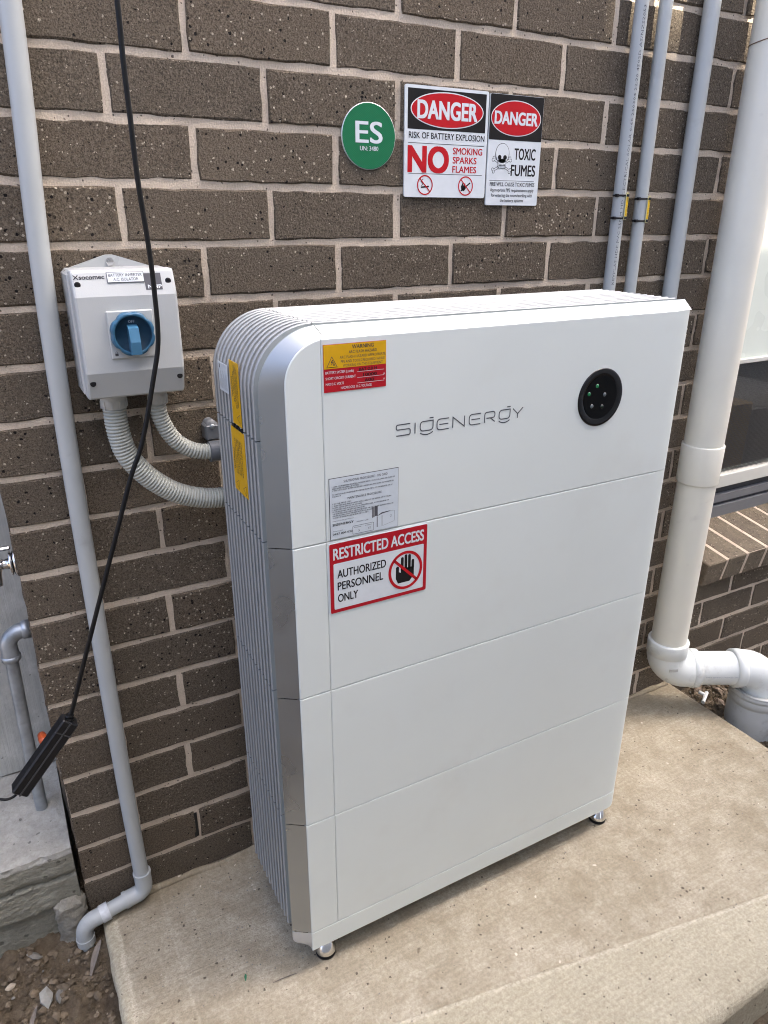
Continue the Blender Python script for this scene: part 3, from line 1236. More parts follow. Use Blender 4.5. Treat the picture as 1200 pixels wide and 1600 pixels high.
for i in range(4):
    zt, zb = ZJ[i] - (GAP if i else 0), ZJ[i + 1] + GAP
    # main panel
    if i == 0:
        panel("front_panel", rect_o(XS1 + VG, XS2 - VG, zb, zt - 0.0018 * 0))
        ol = [(XA, zb), (XS1 - VG, zb), (XS1 - VG, zt - 0.0004)]
        for k in range(0, 11):
            a = math.pi / 2 + (math.pi / 2) * k / 10
            px, pz = CA[0] + RA * math.cos(a), CA[1] + RA * math.sin(a)
            if px < XS1 - VG - 0.001:
                ol.append((px, pz))
        panel("edge_panel", ol)
    else:
        panel("front_panel", rect_o(XS1 + VG, XS2 - VG, zb, zt))
        panel("edge_panel", rect_o(XA, XS1 - VG, zb, zt))
    # curved right edge strip
    m = MB()
    cols = [XS2 - 0.0015 + (XE - XS2 + 0.0015) * (k / 12) for k in range(13)]
    F0 = [(x, curve_y(x) + 0.0005, zb) for x in cols] + [(XE, curve_y(XE) + 0.02, zb)]
    F1 = [(x, curve_y(x) + 0.0005, zt) for x in cols] + [(XE, curve_y(XE) + 0.02, zt)]
    B0 = [(x, YF + 0.03, zb) for x in (XE, XS2 + VG)]
    B1 = [(x, YF + 0.03, zt) for x in (XE, XS2 + VG)]
    n = len(F0)
    m.strip(F0, F1, True)
    m.add(F1 + B1, [list(range(n + 2))])
    m.add(F0 + B0, [list(range(n + 2))[::-1]])
    m.build("curved_edge_panel", WHITE, bat)

# base plate across the bottom with a rounded right corner
m = MB()
bc = [XA, XA + 0.0012, 0.3, 0.6, 0.84] + [0.852 + (XE - 0.852) * k / 16 for k in range(17)]
zlow = lambda x: ZJ[5] if x < XE - 0.022 else ZJ[5] + 0.022 - math.sqrt(max(0.0, 0.022 ** 2 - (x - XE + 0.022) ** 2))
ztop_b = ZJ[4] - GAP
f_top0 = [(x, curve_y(x) + 0.0009, ztop_b) for x in bc]
f_top = [(x, curve_y(x) + (0.0008 if x == XA else 0), ztop_b - 0.0010) for x in bc]
f_low = [(x, curve_y(x) + (0.0008 if x == XA else 0), zlow(x) + 0.0012) for x in bc]
f_low2 = [(x, curve_y(x) + 0.0010, zlow(x)) for x in bc]
b_low = [(x, YF + 0.022, zlow(x)) for x in bc]
b_top = [(x, YF + 0.022, ztop_b) for x in bc]
for a_, b_ in ((b_top, f_top0), (f_top0, f_top), (f_top, f_low), (f_low, f_low2), (f_low2, b_low)):
    m.strip(a_, b_, False)
m.add([b_top[0], f_top0[0], f_top[0], f_low[0], f_low2[0], b_low[0]], [(0, 1, 2, 3, 4, 5)])
m.add([b_top[-1], f_top0[-1], f_top[-1], f_low[-1], f_low2[-1], b_low[-1]], [(0, 1, 2, 3, 4, 5)])
base_plate = m.build("base_panel", WHITE, bat)

# dark body behind the seams, back plate, right flank
m = MB()
m.box((XA + 0.004, YF + 0.006, ZJ[5] + 0.006), (XE - 0.012, YBV, ZJ[0] - 0.062))
m.box((XA + 0.05, YF + 0.006, ZJ[0] - 0.062), (XE - 0.012, YBV, ZJ[0] - 0.004))
m.build("seam_backing", SEAM, bat)
m = MB()
core = [(0.112, ZJ[4] - 0.01), (XE - 0.004, ZJ[4] - 0.01), (XE - 0.004, 1.1765)]
for k in range(0, 13):
    a = math.pi / 2 + (math.pi / 2) * k / 12
    core.append((0.18 + 0.068 * math.cos(a), 1.1065 + 0.070 * math.sin(a)))
m.prism([(x, -0.305, z) for x, z in core], (0, 0.21, 0))
m.build("body", FIN_BACK, bat)
m = MB()
m.box((XE - 0.006, -0.30, ZJ[4]), (XE, -0.094, 1.176))
m.build("right_flank", WHITE, bat)


# outline paths for the fins and the bevel (x,z), from the bottom, round the corner, to the right
def path_B(z0, x1, off_=0.0, n=14):
    r = 0.0895 - off_
    c = (0.18, 1.107)
    pts = [(c[0] - r, z0)]
    for k in range(n + 1):
        a = math.pi - (math.pi / 2) * k / n
        pts.append((c[0] + r * math.cos(a), c[1] + r * math.sin(a)))
    if x1 > c[0] + 0.001:
        pts.append((x1, c[1] + r))
    return pts


FT = 0.0064     # fin thickness
FD = 0.018      # fin depth
NF = 12
PITCH = (-0.1055 + 0.287) / (NF - 1)


def fin_from_paths(outer, inner, name):
    m = MB()
    n = len(outer)
    y0, y1 = -FT / 2, FT / 2
    c = 0.0012
    O = [Vector((x, z)) for x, z in outer]
    I = [Vector((x, z)) for x, z in inner]
    mid = [o + (i - o).normalized() * c for o, i in zip(O, I)]
    rows = [[(p.x, y0, p.y) for p in I], [(p.x, y0, p.y) for p in mid], [(p.x, y0 + c, p.y) for p in O], [(p.x, y1 - c, p.y) for p in O], [(p.x, y1, p.y) for p in mid], [(p.x, y1, p.y) for p in I]]
    for a, b in zip(rows[:-1], rows[1:]):
        m.strip(a, b, False)
    for e in (0, n - 1):
        m.add([r[e] for r in rows], [list(range(6))])
    return m


ysf = [-0.287 + PITCH * i for i in range(NF)]
ZBRK = 1.040
fin_sets = []
# side fins of the three batteries and the base of the stack
for zb, zt in ((ZJ[4] - 0.004, ZJ[3] - 0.001), (ZJ[3] + 0.001, ZJ[2] - 0.001), (ZJ[2] + 0.001, ZJ[1] - 0.001), (ZJ[1] + 0.001, ZBRK - 0.0012)):
    o = [(0.0905, zb), (0.0905, zt)]
    i_ = [(0.0905 + FD, zb), (0.0905 + FD, zt)]
    fin_sets.append(fin_from_paths(o, i_, "side"))
fin_sets.append(fin_from_paths(path_B(ZBRK + 0.0012, 0), path_B(ZBRK + 0.0012, 0, FD), "corner"))
fin_sets.append(fin_from_paths([(0.1812, 1.1965), (0.8872, 1.1965)], [(0.1812, 1.1965 - FD), (0.8872, 1.1965 - FD)], "top"))
for m in fin_sets:
    first = None
    for i, y in enumerate(ysf):
        if first is None:
            first = m.build("cooling_fin", FIN, bat)
            first.location = first.location + Vector((0, y, 0)) + off(bat)
            first.location = Vector((0, y, 0)) - off(bat)
            # mesh was shifted by the parent's origin; undo
            for vtx in first.data.vertices:
                vtx.co = vtx.co + off(bat)
        else:
            o = first.copy()
            COL.objects.link(o)
            o.parent = bat
            o.location = Vector((0, y, 0)) - off(bat)

# sage channel between first fin and bevel
A = path_B(ZJ[4] - 0.004, 0.8872, 0.006)
B = path_B(ZJ[4] - 0.004, 0.8872, 0.010)
m = MB()
m.strip([(x, YBV + 0.001, z) for x, z in A], [(x, -0.2915, z) for x, z in B], True)
m.build("channel_strip", CHANNEL, bat)
m = MB()
m.strip([(x, YBV + 0.0005, z) for x, z in path_B(ZJ[4] - 0.004, 0.8872, 0.0)], [(x, YBV + 0.0005, z) for x, z in A], False)
m.build("channel_lip", CHANNEL, bat)

# silver bevel: side strips per module, corner, top, base
ZS = [ZJ[1], ZJ[2], ZJ[3], ZJ[4]]


def bevel(A, B, name, mat=SILVER):
    m = MB()
    a = [(x, YF + 0.0022, z) for x, z in A]
    b = [(x, YBV, z) for x, z in B]
    m.strip(a, b, False)
    for p in range(len(m.f)):
        m.sm[p] = True
    m.strip(b, [(x + 0.002, YBV + 0.004, z) for x, z in B], False)
    return m.build(name, mat, bat)


for zt, zb in ((ZJ[1], ZJ[2]), (ZJ[2], ZJ[3]), (ZJ[3], ZJ[4])):
    bevel([(XA, zb + 0.0007), (XA, zt - 0.0007)], [(0.0905, zb + 0.0007), (0.0905, zt - 0.0007)], "bevel_trim")
nA = 16
A = [(XA, ZJ[1] + 0.0007)] + [(CA[0] + RA * math.cos(math.pi - math.pi / 2 * k / nA), CA[1] + RA * math.sin(math.pi - math.pi / 2 * k / nA)) for k in range(nA + 1)]
B = [(0.0905, ZJ[1] + 0.0007)] + [(0.18 + 0.0895 * math.cos(math.pi - math.pi / 2 * k / nA), 1.107 + 0.0885 * math.sin(math.pi - math.pi / 2 * k / nA)) for k in range(nA + 1)]
A[-1] = (A[-1][0] - 0.0006, A[-1][1])
B[-1] = (0.1742, B[-1][1])
bevel(A, B, "corner_bevel_trim")
# top bevel
m = MB()
m.strip([(0.1813, YF + 0.0022, ZJ[0] - 0.0003), (XE - 0.005, YF + 0.0035, ZJ[0] - 0.0003)], [(0.1757, YBV, 1.1955), (XE - 0.004, YBV, 1.1955)])
m.add([(XE - 0.005, YF + 0.0035, ZJ[0] - 0.0003), (XE - 0.004, YBV, 1.1955), (XE - 0.001, YBV + 0.012, 1.178), (XE - 0.001, YF + 0.014, ZJ[0] - 0.004)], [(0, 1, 2, 3)])
m.strip([(0.1757, YBV, 1.1955), (XE - 0.004, YBV, 1.1955)], [(0.1757, YBV + 0.004, 1.1935), (XE - 0.004, YBV + 0.004, 1.1935)])
m.build("top_bevel_trim", SILVER, bat)
# base end of the bevel, rounded off
zb0 = ZJ[5] + 0.002
Bp = [(0.0905, ZJ[4] - 0.0007)] + [(0.0905 + 0.028 - 0.028 * math.cos(math.pi / 2 * k / 8), zb0 + 0.028 - 0.028 * math.sin(math.pi / 2 * k / 8)) for k in range(9)]
Ap = [(XA, ZJ[4] - 0.0007)] + [(XA, zb0 + 0.028 - 0.028 * (k / 8)) for k in range(9)]
bevel(Ap, Bp, "base_bevel_trim", simple("warm_grey_base_trim", (0.50, 0.50, 0.485), 0.42, 0.35, 0.02))
m = MB()
m.cbox((0.118, YF + 0.02, ZJ[5] + 0.002), (XE - 0.02, -0.10, ZJ[4] - 0.012), 0.002)
m.build("base_tray", SEAM, bat)

# levelling feet
for fx, fy in ((0.158, -0.306), (0.866, -0.306), (0.158, -0.125), (0.866, -0.125)):
    m = MB()
    m.lathe((fx, fy, 0.0), (0, 0, 1), [(0.0, 0.007), (0.0195, 0.007), (0.0198, 0.011), (0.0175, 0.016), (0.0115, 0.030), (0.0085, 0.032), (0.0, 0.032)], 36)
    foot = m.build("levelling_foot", CHROME, bat)
    m = MB()
    m.lathe((fx, fy, 0.0), (0, 0, 1), [(0.0, 0.0003), (0.0196, 0.0003), (0.0200, 0.004), (0.0192, 0.0075), (0.0, 0.0075)], 36)
    m.build("rubber_pad", BLACK_RUB, foot)
    m = MB()
    prof = [(0.0, 0.031)]
    for k in range(9):
        prof += [(0.0056, 0.031 + 0.0035 * k), (0.0047, 0.0327 + 0.0035 * k)]
    m.lathe((fx, fy, 0.0), (0, 0, 1), prof, 18)
    m.build("threaded_stem", simple("steel_thread", (0.35, 0.35, 0.35), 0.35, 0.9), foot)

# round status window
DX, DZ, DR = 0.6865, 1.0465, 0.0495
m = MB()
m.lathe((DX, YF, DZ), (0, -1, 0), [(DR + 0.0006, -0.001), (DR, 0.0012), (DR - 0.002, 0.0022), (DR - 0.011, 0.0006), (DR - 0.013, -0.0002)], 64)
m.lathe((DX, YF, DZ), (0, -1, 0), [(DR - 0.004, 0.0001), (0.0, 0.00012)], 64)
disc = m.build("status_window", BLACK_GLOSS, bat)
m = MB()
m.lathe((DX, YF, DZ), (0, -1, 0), [(DR - 0.0125, 0.0006), (0.02, 0.0005), (0.0, 0.0005)], 64)
m.build("dark_lens", simple("black_lens", (0.0015, 0.0015, 0.0015), 0.12, spec=0.12), disc)
for (lx, lz, kind) in ((-0.010, 0.0205, 'g'), (-0.0265, 0.0085, 'g'), (0.009, 0.004, 'w'), (-0.0175, -0.0135, 'w'), (0.006, -0.0165, 'o')):
    m = MB()
    m.lathe((DX + lx, YF - 0.0004, DZ + lz), (0, -1, 0), [(0.0036, 0.0), (0.0030, 0.0011), (0.0016, 0.0018), (0.0, 0.0020)], 18)
    mt = {'g': simple("green_led", (0.006, 0.10, 0.035), 0.2, emit=((0.02, 0.75, 0.25), 0.008)),
          'w': simple("clear_led", (0.10, 0.12, 0.12), 0.12), 'o': simple("unlit_led", (0.008, 0.02, 0.012), 0.15)}[kind]
    m.build("indicator_led", mt, disc)

# brand lettering: single-stroke wordmark
lg = Sheet((0.2885, YF - 0.0002, 1.0325))
LH, LW = 0.0165, 0.0017
sc_ = 0.2325 / 394.0


def lx_(u):
    return (u - 38) * sc_


def stroke(pts):
    lg.line("wordmark", P_LOGO, 1, pts, LW)


def rnd_poly(pts, r=0.003, n=4):
    out = [pts[0]]
    for i in range(1, len(pts) - 1):
        p, a, c = Vector(pts[i]), Vector(pts[i - 1]), Vector(pts[i + 1])
        q0 = p + (a - p).normalized() * min(r, (a - p).length / 2)
        q1 = p + (c - p).normalized() * min(r, (c - p).length / 2)
        for k in range(n + 1):
            t = k / n
            w = q0 * (1 - t) ** 2 + p * 2 * t * (1 - t) + q1 * t * t
            out.append((w.x, w.y))
    out.append(pts[-1])
    return out


def L_S(a, b):
    stroke(rnd_poly([(b, LH), (a, LH), (a, LH * 0.54), (b, LH * 0.54), (b, 0), (a, 0)]))


def L_E(a, b):
    stroke(rnd_poly([(b, LH), (a, LH), (a, 0), (b, 0)], 0.006, 6))
    stroke([(a + 0.004, LH * 0.5), (b - 0.001, LH * 0.5)])


def L_G(a, b):
    stroke(rnd_poly([(b, LH), (b, LH * 0.12), (a, LH * 0.12), (a, LH), (b + 0.0008, LH)], 0.006, 6))
    stroke([(b - 0.0065, LH + 0.0042), (b + 0.0005, LH + 0.0042)])
    stroke([(a + (b - a) * t, -0.0042 + 0.0035 * (2 * t - 1) ** 2) for t in [k / 10 for k in range(11)]])


L_S(lx_(39), lx_(79))
stroke([(lx_(93), 0), (lx_(93), LH)])
L_G(lx_(108), lx_(146))
L_E(lx_(158), lx_(194))
stroke([(lx_(206), 0), (lx_(206), LH), (lx_(242), 0), (lx_(242), LH)])
L_E(lx_(257), lx_(293))
stroke(rnd_poly([(lx_(306), 0), (lx_(306), LH), (lx_(339), LH), (lx_(339), LH * 0.42), (lx_(312), LH * 0.42)], 0.0045, 5))
stroke([(lx_(324), LH * 0.42), (lx_(340), 0)])
L_G(lx_(353), lx_(389))
stroke([(lx_(398), LH), (lx_(415), LH * 0.45)])
stroke([(lx_(432), LH), (lx_(415), LH * 0.45), (lx_(415), 0)])
lg.build(bat)


# ---- labels stuck to the front
def backing(name, x0, x1, z0, z1, mat, y=YF, th=0.0008, r=0.0, label=None, parent=bat):
    m = MB()
    if r:
        pts = []
        for cx, cz, a in ((x1 - r, z0 + r, -90), (x1 - r, z1 - r, 0), (x0 + r, z1 - r, 90), (x0 + r, z0 + r, 180)):
            for i in range(5):
                t_ = math.radians(a + 90 * i / 4)
                pts.append((cx + r * math.cos(t_), y - th, cz + r * math.sin(t_)))
        m.prism(pts, (0, th * 0.999, 0))
    else:
        m.box((x0, y - th, z0), (x1, y - 0.00002, z1))
    o = m.build(name, mat, parent)
    if label:
        o["label"] = label
    return o


# amber and red arc-flash label
wx0, wx1, wz0, wz1 = 0.1765, 0.2715, 1.1085, 1.1725
wl_ = backing("warning_label", wx0, wx1, wz0, wz1, P_DRED, label="amber and red arc flash warning label on the cabinet front")
s = Sheet((wx0, YF - 0.0008, wz0))
W_, H_ = wx1 - wx0, wz1 - wz0
s.rect("amber_panel", P_YEL, 1, 0.0003, 0.0318, W_ - 0.0003, H_ - 0.0003)
s.text("black_lettering", P_INK, 2, "WARNING", W_ * 0.62, 0.0567, 0.0050, 0.033, 'c', 0.015)
s.text("black_lettering", P_INK, 2, "ARC FLASH HAZARD", W_ * 0.62, 0.0505, 0.0037, 0.043, 'c', 0.008)
s.text("black_lettering", P_INK, 2, "ARC FLASH HAZARD APPROPRIATE", W_ * 0.62, 0.0443, 0.0036, 0.070, 'c')
s.text("black_lettering", P_INK, 2, "PPE AND TOOLS REQUIRED WHILE", W_ * 0.62, 0.0385, 0.0036, 0.067, 'c')
s.text("black_lettering", P_INK, 2, "WORKING ON THIS EQUIPMENT", W_ * 0.62, 0.0330, 0.0036, 0.061, 'c')
tri = [(0.0045, 0.0338), (0.0200, 0.0338), (0.01225, 0.0478)]
s.line("black_lettering", P_INK, 2, tri, 0.0007, True)
s.poly("black_lettering", P_INK, 2, [(0.0125, 0.0435), (0.0105, 0.0400), (0.0120, 0.0400), (0.0108, 0.0362), (0.0142, 0.0405), (0.0126, 0.0405), (0.0140, 0.0435)])
s.line("black_lettering", P_INK, 2, [(0.0152, 0.0415), (0.0150, 0.0385), (0.0140, 0.0355)], 0.0008)
s.line("black_lettering", P_INK, 2, [(0.0150, 0.0390), (0.0165, 0.0355)], 0.0008)
s.text("white_lettering", P_WHITE, 1, "BATTERY SYSTEM (combi)", 0.0025, 0.0250, 0.0034, 0.042, 'l', 0.006)
s.text("white_lettering", P_WHITE, 1, "SHORT CIRCUIT CURRENT", 0.0025, 0.0172, 0.0034, 0.045, 'l', 0.006)
s.text("white_lettering", P_WHITE, 1, "MAX D.C. VOLTS", 0.0025, 0.0095, 0.0034, 0.027, 'l', 0.006)
s.text("white_lettering", P_WHITE, 1, "HAZARDOUS  D.C. VOLTAGE", W_ * 0.51, 0.0030, 0.0034, 0.047, 'c', 0.006)
for zz in (0.0245, 0.0165, 0.0090):
    s.line("white_lettering", P_WHITE, 1, [(0.050, zz), (0.092, zz)], 0.0005)
s.text("white_lettering", P_WHITE, 1, "A", 0.0905, 0.0172, 0.0028)
s.text("white_lettering", P_WHITE, 1, "V", 0.0905, 0.0095, 0.0028)
s.text("handwriting", P_BLACK, 2, "BAT-2.0 H", 0.053, 0.0255, 0.0042, 0.027, 'l', 0.02)
s.text("handwriting", P_BLACK, 2, "10000", 0.059, 0.0176, 0.0042, 0.021, 'l', 0.02)
s.text("handwriting", P_BLACK, 2, "600", 0.062, 0.0101, 0.0042, 0.014, 'l', 0.02)
s.build(wl_)

# shutdown procedure label
sx0, sx1, sz0, sz1 = 0.1795, 0.2935, 0.8890, 0.9845
sd = backing("procedure_label", sx0, sx1, sz0, sz1, P_INK, label="silver shutdown procedure label with small black print on the cabinet front")
s = Sheet((sx0, YF - 0.0008, sz0))
W_, H_ = sx1 - sx0, sz1 - sz0
s.rect("silver_panel", P_SILV, 1, 0.0006, 0.0004, W_ - 0.0005, H_ - 0.0006)
T = lambda *a, **k: s.text("small_print", P_INK, 2, *a, **k)
T("SHUTDOWN PROCEDURE - ON GRID", W_ / 2 + 0.002, 0.0870, 0.0036, 0.072, 'c', 0.008)
yy = 0.0815
for ln, wd in (("1. OPEN YOUR BREAKERS ISOLATING THE INVERTER'S A.C. ISOLATOR, LABEL AND TURN OFF", 0.103), ("AND INVERTER LABEL (IF FITTED)", 0.043),
               ("2. WAIT UP TO EIGHT (8) MINUTES BEFORE COMMENCING ANY WORK ON THE INVERTER", 0.101), (" ", 0.01),
               ("TO SWITCH BACK ON REVERSE PROCEDURE FROM STEP 2. PUT THE BREAKER ON AT", 0.099), ("PULLING UP", 0.014)):
    if ln.strip():
        T(ln, 0.0045, yy, 0.0020, wd, 'l', 0.012, res=1)
    yy -= 0.0030
T("MAINTENANCE PROCEDURE", W_ / 2, 0.0600, 0.0034, 0.056, 'c', 0.008)
yy = 0.0552
for ln, wd in (("1. DO THE ABOVE STEPS", 0.030), ("2. IN BATTERY PACK MAIN ISOLATING DEVICE LABEL, PUT THE BREAKER OFF BY PULLING", 0.097), ("DOWN, OR FOR SWITCH, OFF IS DOWN", 0.047),
               ("3. IN BATTERY PACK AUX ISOLATOR, OR OPERATING LABEL, PUT THE BREAKER OFF", 0.093), ("BY PULLING DOWN, OR SWITCH DOWN IS OFF", 0.052),
               ("4. IF RESET REQUIRED, UNDO THE RESET BUTTON THE LEFT OF THE BREAKER'S PADLOCK", 0.101), ("FOR FIVE SECONDS, HOLD THE RESET BUTTON FOR RE-LEARN", 0.066),
               ("TO START UP, REVERSE PROCEDURE FROM STEP 4 TO STEP 1", 0.058)):
    T(ln, 0.0045, yy, 0.0020, wd, 'l', 0.012, res=1)
    yy -= 0.00315
T("Inverter model and location", 0.0045, 0.0285, 0.0015, 0.034, 'l')
s.text("handwriting", P_BLACK, 2, "SIGENERGY", 0.0040, 0.0215, 0.0036, 0.034, 'l', 0.025)
T("Emergency phone", 0.0045, 0.0125, 0.0015, 0.016, 'l')
s.text("handwriting", P_BLACK, 2, "0427 000 032", 0.0040, 0.0070, 0.0030, 0.032, 'l', 0.025)
T("EMERGENCY LABEL", 0.043, 0.0205, 0.0018, 0.020, 'l')
s.line("small_print", P_INK, 2, [(0.0375, 0.0025), (0.0705, 0.0025), (0.0715, 0.0035), (0.0715, 0.0145), (0.0705, 0.0155), (0.0375, 0.0155), (0.0365, 0.0145), (0.0365, 0.0035)], 0.0005, True)
T("ROUTINE:", 0.039, 0.0120, 0.0015, 0.012, 'l'); T("2 WEEKLY", 0.057, 0.0120, 0.0015, 0.012, 'l')
T("X", 0.0455, 0.0050, 0.0032, None, 'l'); T("ST", 0.0625, 0.0060, 0.0030, None, 'l')
s.rect("small_print", P_GREY, 2, 0.0690, 0.0225, 0.0700, 0.0400); s.rect("small_print", P_GREY, 2, 0.0735, 0.0245, 0.0785, 0.0405)
s.rect("small_print", print_mat("mid_grey_print", (0.2, 0.2, 0.2)), 2, 0.0702, 0.0232, 0.0733, 0.0395)
s.rect("small_print", P_GREY, 2, 0.0768, 0.0060, 0.0788, 0.0230); s.rect("small_print", P_SILV, 3, 0.0772, 0.0065, 0.0778, 0.0225)
s.poly("small_print", P_GREY, 2, [(0.0760, 0.0235), (0.0870, 0.0265), (0.0985, 0.0278), (0.1010, 0.0285), (0.0980, 0.0290), (0.0855, 0.0285)])
s.line("small_print", P_INK, 2, [(0.0845, 0.0060), (0.0845, 0.0235)], 0.0003)
s.line("small_print", P_INK, 2, [(0.0865, 0.0065), (0.0865, 0.0235)], 0.0003)
s.line("small_print", P_INK, 2, [(0.0870, 0.0065), (0.1065, 0.0105), (0.1075, 0.0115), (0.1075, 0.0270), (0.1065, 0.0280), (0.1000, 0.0283)], 0.0003)
s.line("small_print", P_INK, 2, [(0.1010 + 0.0014 * math.cos(a_ * 0.7), 0.0205 + 0.0022 * math.sin(a_ * 0.7)) for a_ in range(10)], 0.0003)
s.build(sd)

# restricted access sign
rx0, rx1, rz0, rz1 = 0.1762, 0.3475, 0.7647, 0.8828
ra = backing("access_sign", rx0, rx1, rz0, rz1, P_WHITE, th=0.0009, r=0.003, label="red and white restricted access sign on the cabinet front")
s = Sheet((rx0, YF - 0.0009, rz0))
W_, H_ = rx1 - rx0, rz1 - rz0
s.rect("red_border", P_DRED, 1, 0.0008, 0.0008, W_ - 0.0008, H_ - 0.0008, 0.0025)
s.rect("white_panel", P_WHITE, 2, 0.0068, 0.0068, W_ - 0.0068, 0.0845, 0.002)
s.text("white_lettering", P_WHITE, 2, "RESTRICTED ACCESS", W_ / 2, 0.0912, 0.0178, 0.157, 'c', 0.034, 4)
for i, (w_t, ww) in enumerate((("AUTHORIZED", 0.083), ("PERSONNEL", 0.078), ("ONLY", 0.034))):
    s.text("black_lettering", P_BLACK, 3, w_t, 0.0130, 0.0595 - 0.0205 * i, 0.0132, ww, 'l', 0.022, 4)
hx, hz = 0.1315, 0.0455
# black open palm
palm = [(hx - 0.0135, hz - 0.021), (hx + 0.0075, hz - 0.021), (hx + 0.0155, hz - 0.012), (hx + 0.0155, hz + 0.004), (hx - 0.0085, hz + 0.004), (hx - 0.0085, hz - 0.003),
        (hx - 0.0120, hz - 0.001), (hx - 0.0120, hz + 0.008), (hx - 0.0145, hz + 0.0095), (hx - 0.0175, hz + 0.008), (hx - 0.0175, hz - 0.012)]
s.poly("palm_symbol", P_BLACK, 3, palm)
for fx, top_ in ((-0.0085, 0.024), (-0.0020, 0.0275), (0.0045, 0.0265), (0.0108, 0.0165)):
    s.rect("palm_symbol", P_BLACK, 3, hx + fx, hz + 0.000, hx + fx + 0.0050, hz + top_, 0.0024)
s.ring("prohibition_ring", P_RED, 4, hx, hz, 0.0310, 0.0335, 0.0048, 56)
dx_ = 0.0205
s.line("prohibition_ring", P_RED, 4, [(hx - dx_, hz + dx_), (hx + dx_, hz - dx_)], 0.0046)
s.build(ra)


# ---- labels on the finned side (plane facing -x)
def side_sheet(y0, z0):
    return Sheet((0.0897, y0, z0), (0, -1, 0), (0, 0, 1), (-1, 0, 0))


def side_label(name, y0, y1, z0, z1, mat, label):
    m = MB()
    m.box((0.0896, y1, z0), (0.0904, y0, z1))
    o = m.build(name, mat, bat)
    o["label"] = label
    return o


gl = side_label("serial_label", -0.137, -0.181, 1.0845, 1.1275, P_SILV, "small pale label on the finned side of the cabinet")
s = side_sheet(-0.137, 1.0845)
for i in range(9):
    s.line("small_print", P_GREY, 1, [(0.006 + 0.0040 * i, 0.004), (0.006 + 0.0040 * i, 0.018 + 0.017 * ((i * 37) % 10) / 10)], 0.0008)
s.rect("small_print", P_GREY, 1, 0.004, 0.034, 0.009, 0.040)
s.build(gl)
y1l = side_label("warning_label", -0.1935, -0.2335, 1.0455, 1.1385, P_YEL, "upper amber warning label on the finned side of the cabinet")
s = side_sheet(-0.1935, 1.0455)
R90 = math.pi / 2


def vtext(s, t_, a, b, h, w, bold=0.0):
    s.text("black_lettering", P_INK, 1, t_, a, b, h, w, 'l', bold, 1, R90)


vtext(s, "WARNING", 0.0100, 0.040, 0.0050, 0.030, 0.015)
vtext(s, "ARC FLASH HAZARD", 0.0165, 0.034, 0.0036, 0.045, 0.014)
vtext(s, "ARC FLASH HAZARD APPROPRIATE", 0.0225, 0.026, 0.0034, 0.062, 0.014)
vtext(s, "PPE AND TOOLS REQUIRED WHILE", 0.0280, 0.026, 0.0034, 0.060, 0.014)
vtext(s, "WORKING ON THIS EQUIPMENT", 0.0335, 0.028, 0.0034, 0.056, 0.014)
s.line("black_lettering", P_INK, 1, [(0.0345, 0.005), (0.0345, 0.018), (0.0215, 0.0115)], 0.0007, True)
s.build(y1l)
y2l = side_label("warning_label", -0.178, -0.2395, 0.9365, 1.0375, P_YEL, "lower amber warning label on the finned side of the cabinet")
s = side_sheet(-0.178, 0.9365)
vtext(s, "WARNING", 0.0110, 0.034, 0.0056, 0.034, 0.015)
for i, t_ in enumerate(("DUAL SUPPLY ISOLATE", "BOTH NORMAL AND", "SOLAR SUPPLIES BEFORE", "WORKING ON THIS", "ELECTRICAL EQUIPMENT")):
    vtext(s, t_, 0.0185 + 0.0072 * i, 0.030, 0.0042, 0.055, 0.014)
s.line("black_lettering", P_INK, 1, [(0.022, 0.004), (0.022, 0.019), (0.008, 0.0115)], 0.0008, True)
s.line("black_lettering", P_INK, 1, [(0.056, 0.004), (0.056, 0.019), (0.042, 0.0115)], 0.0008, True)
s.build(y2l)
# little dark clip between the two amber labels
m = MB()
for i in range(4):
    m.cbox((0.0885, -0.197 - 0.0125 * i, 1.0385), (0.094, -0.189 - 0.0125 * i, 1.0435), 0.0008)
m.build("latch_clip", BLACK_RUB, bat)

# ================================================================== SIGNS ON THE WALL
# round green sign
es = thing("round_sign", (0.4185, -0.003, 1.455), "round green reflective sign reading ES on the brick wall", "sign")
m = MB(); m.lathe((0.4185, -0.0012, 1.455), (0, -1, 0), [(0.0512, -0.002), (0.0512, 0.0012), (0.0, 0.0013)], 64)
m.build("plate", simple("sign_edge_aluminium", (0.55, 0.58, 0.57), 0.4, 0.4), es)
m, nt, b = newmat("green_retroreflective_sheet")
v = pos_node(nt)
vo = nd(nt, "ShaderNodeTexVoronoi", distance='MANHATTAN'); vo.inputs["Scale"].default_value = 420; vo.inputs["Randomness"].default_value = 0.0
rot = nd(nt, "ShaderNodeMapping"); rot.inputs["Rotation"].default_value = (0, math.radians(45), 0)
nt.links.new(v, rot.inputs["Vector"]); nt.links.new(rot.outputs[0], vo.inputs["Vector"])
hx_ = nd(nt, "ShaderNodeMapRange"); hx_.inputs["From Min"].default_value = 0.1; hx_.inputs["From Max"].default_value = 0.6
nt.links.new(vo.outputs["Distance"], hx_.inputs["Value"])
c = mix(nt, hx_.outputs[0], (0.003, 0.20, 0.075), (0.003, 0.125, 0.045))
nt.links.new(c, b.inputs["Base Color"]); b.inputs["Roughness"].default_value = 0.3
GREEN_R = m
s = Sheet((0.4185, -0.0025, 1.455))
s.ell("green_face", GREEN_R, 1, 0, 0, 0.0502, 0.0502, 64)
s.text("white_lettering", P_WHITE, 2, "ES", 0, -0.0095, 0.0315, 0.050, 'c', 0.018, 5)
s.text("white_lettering", P_WHITE, 2, "UN: 3480", 0, -0.0215, 0.0066, 0.035, 'c', 0.012, 3)
s.build(es)


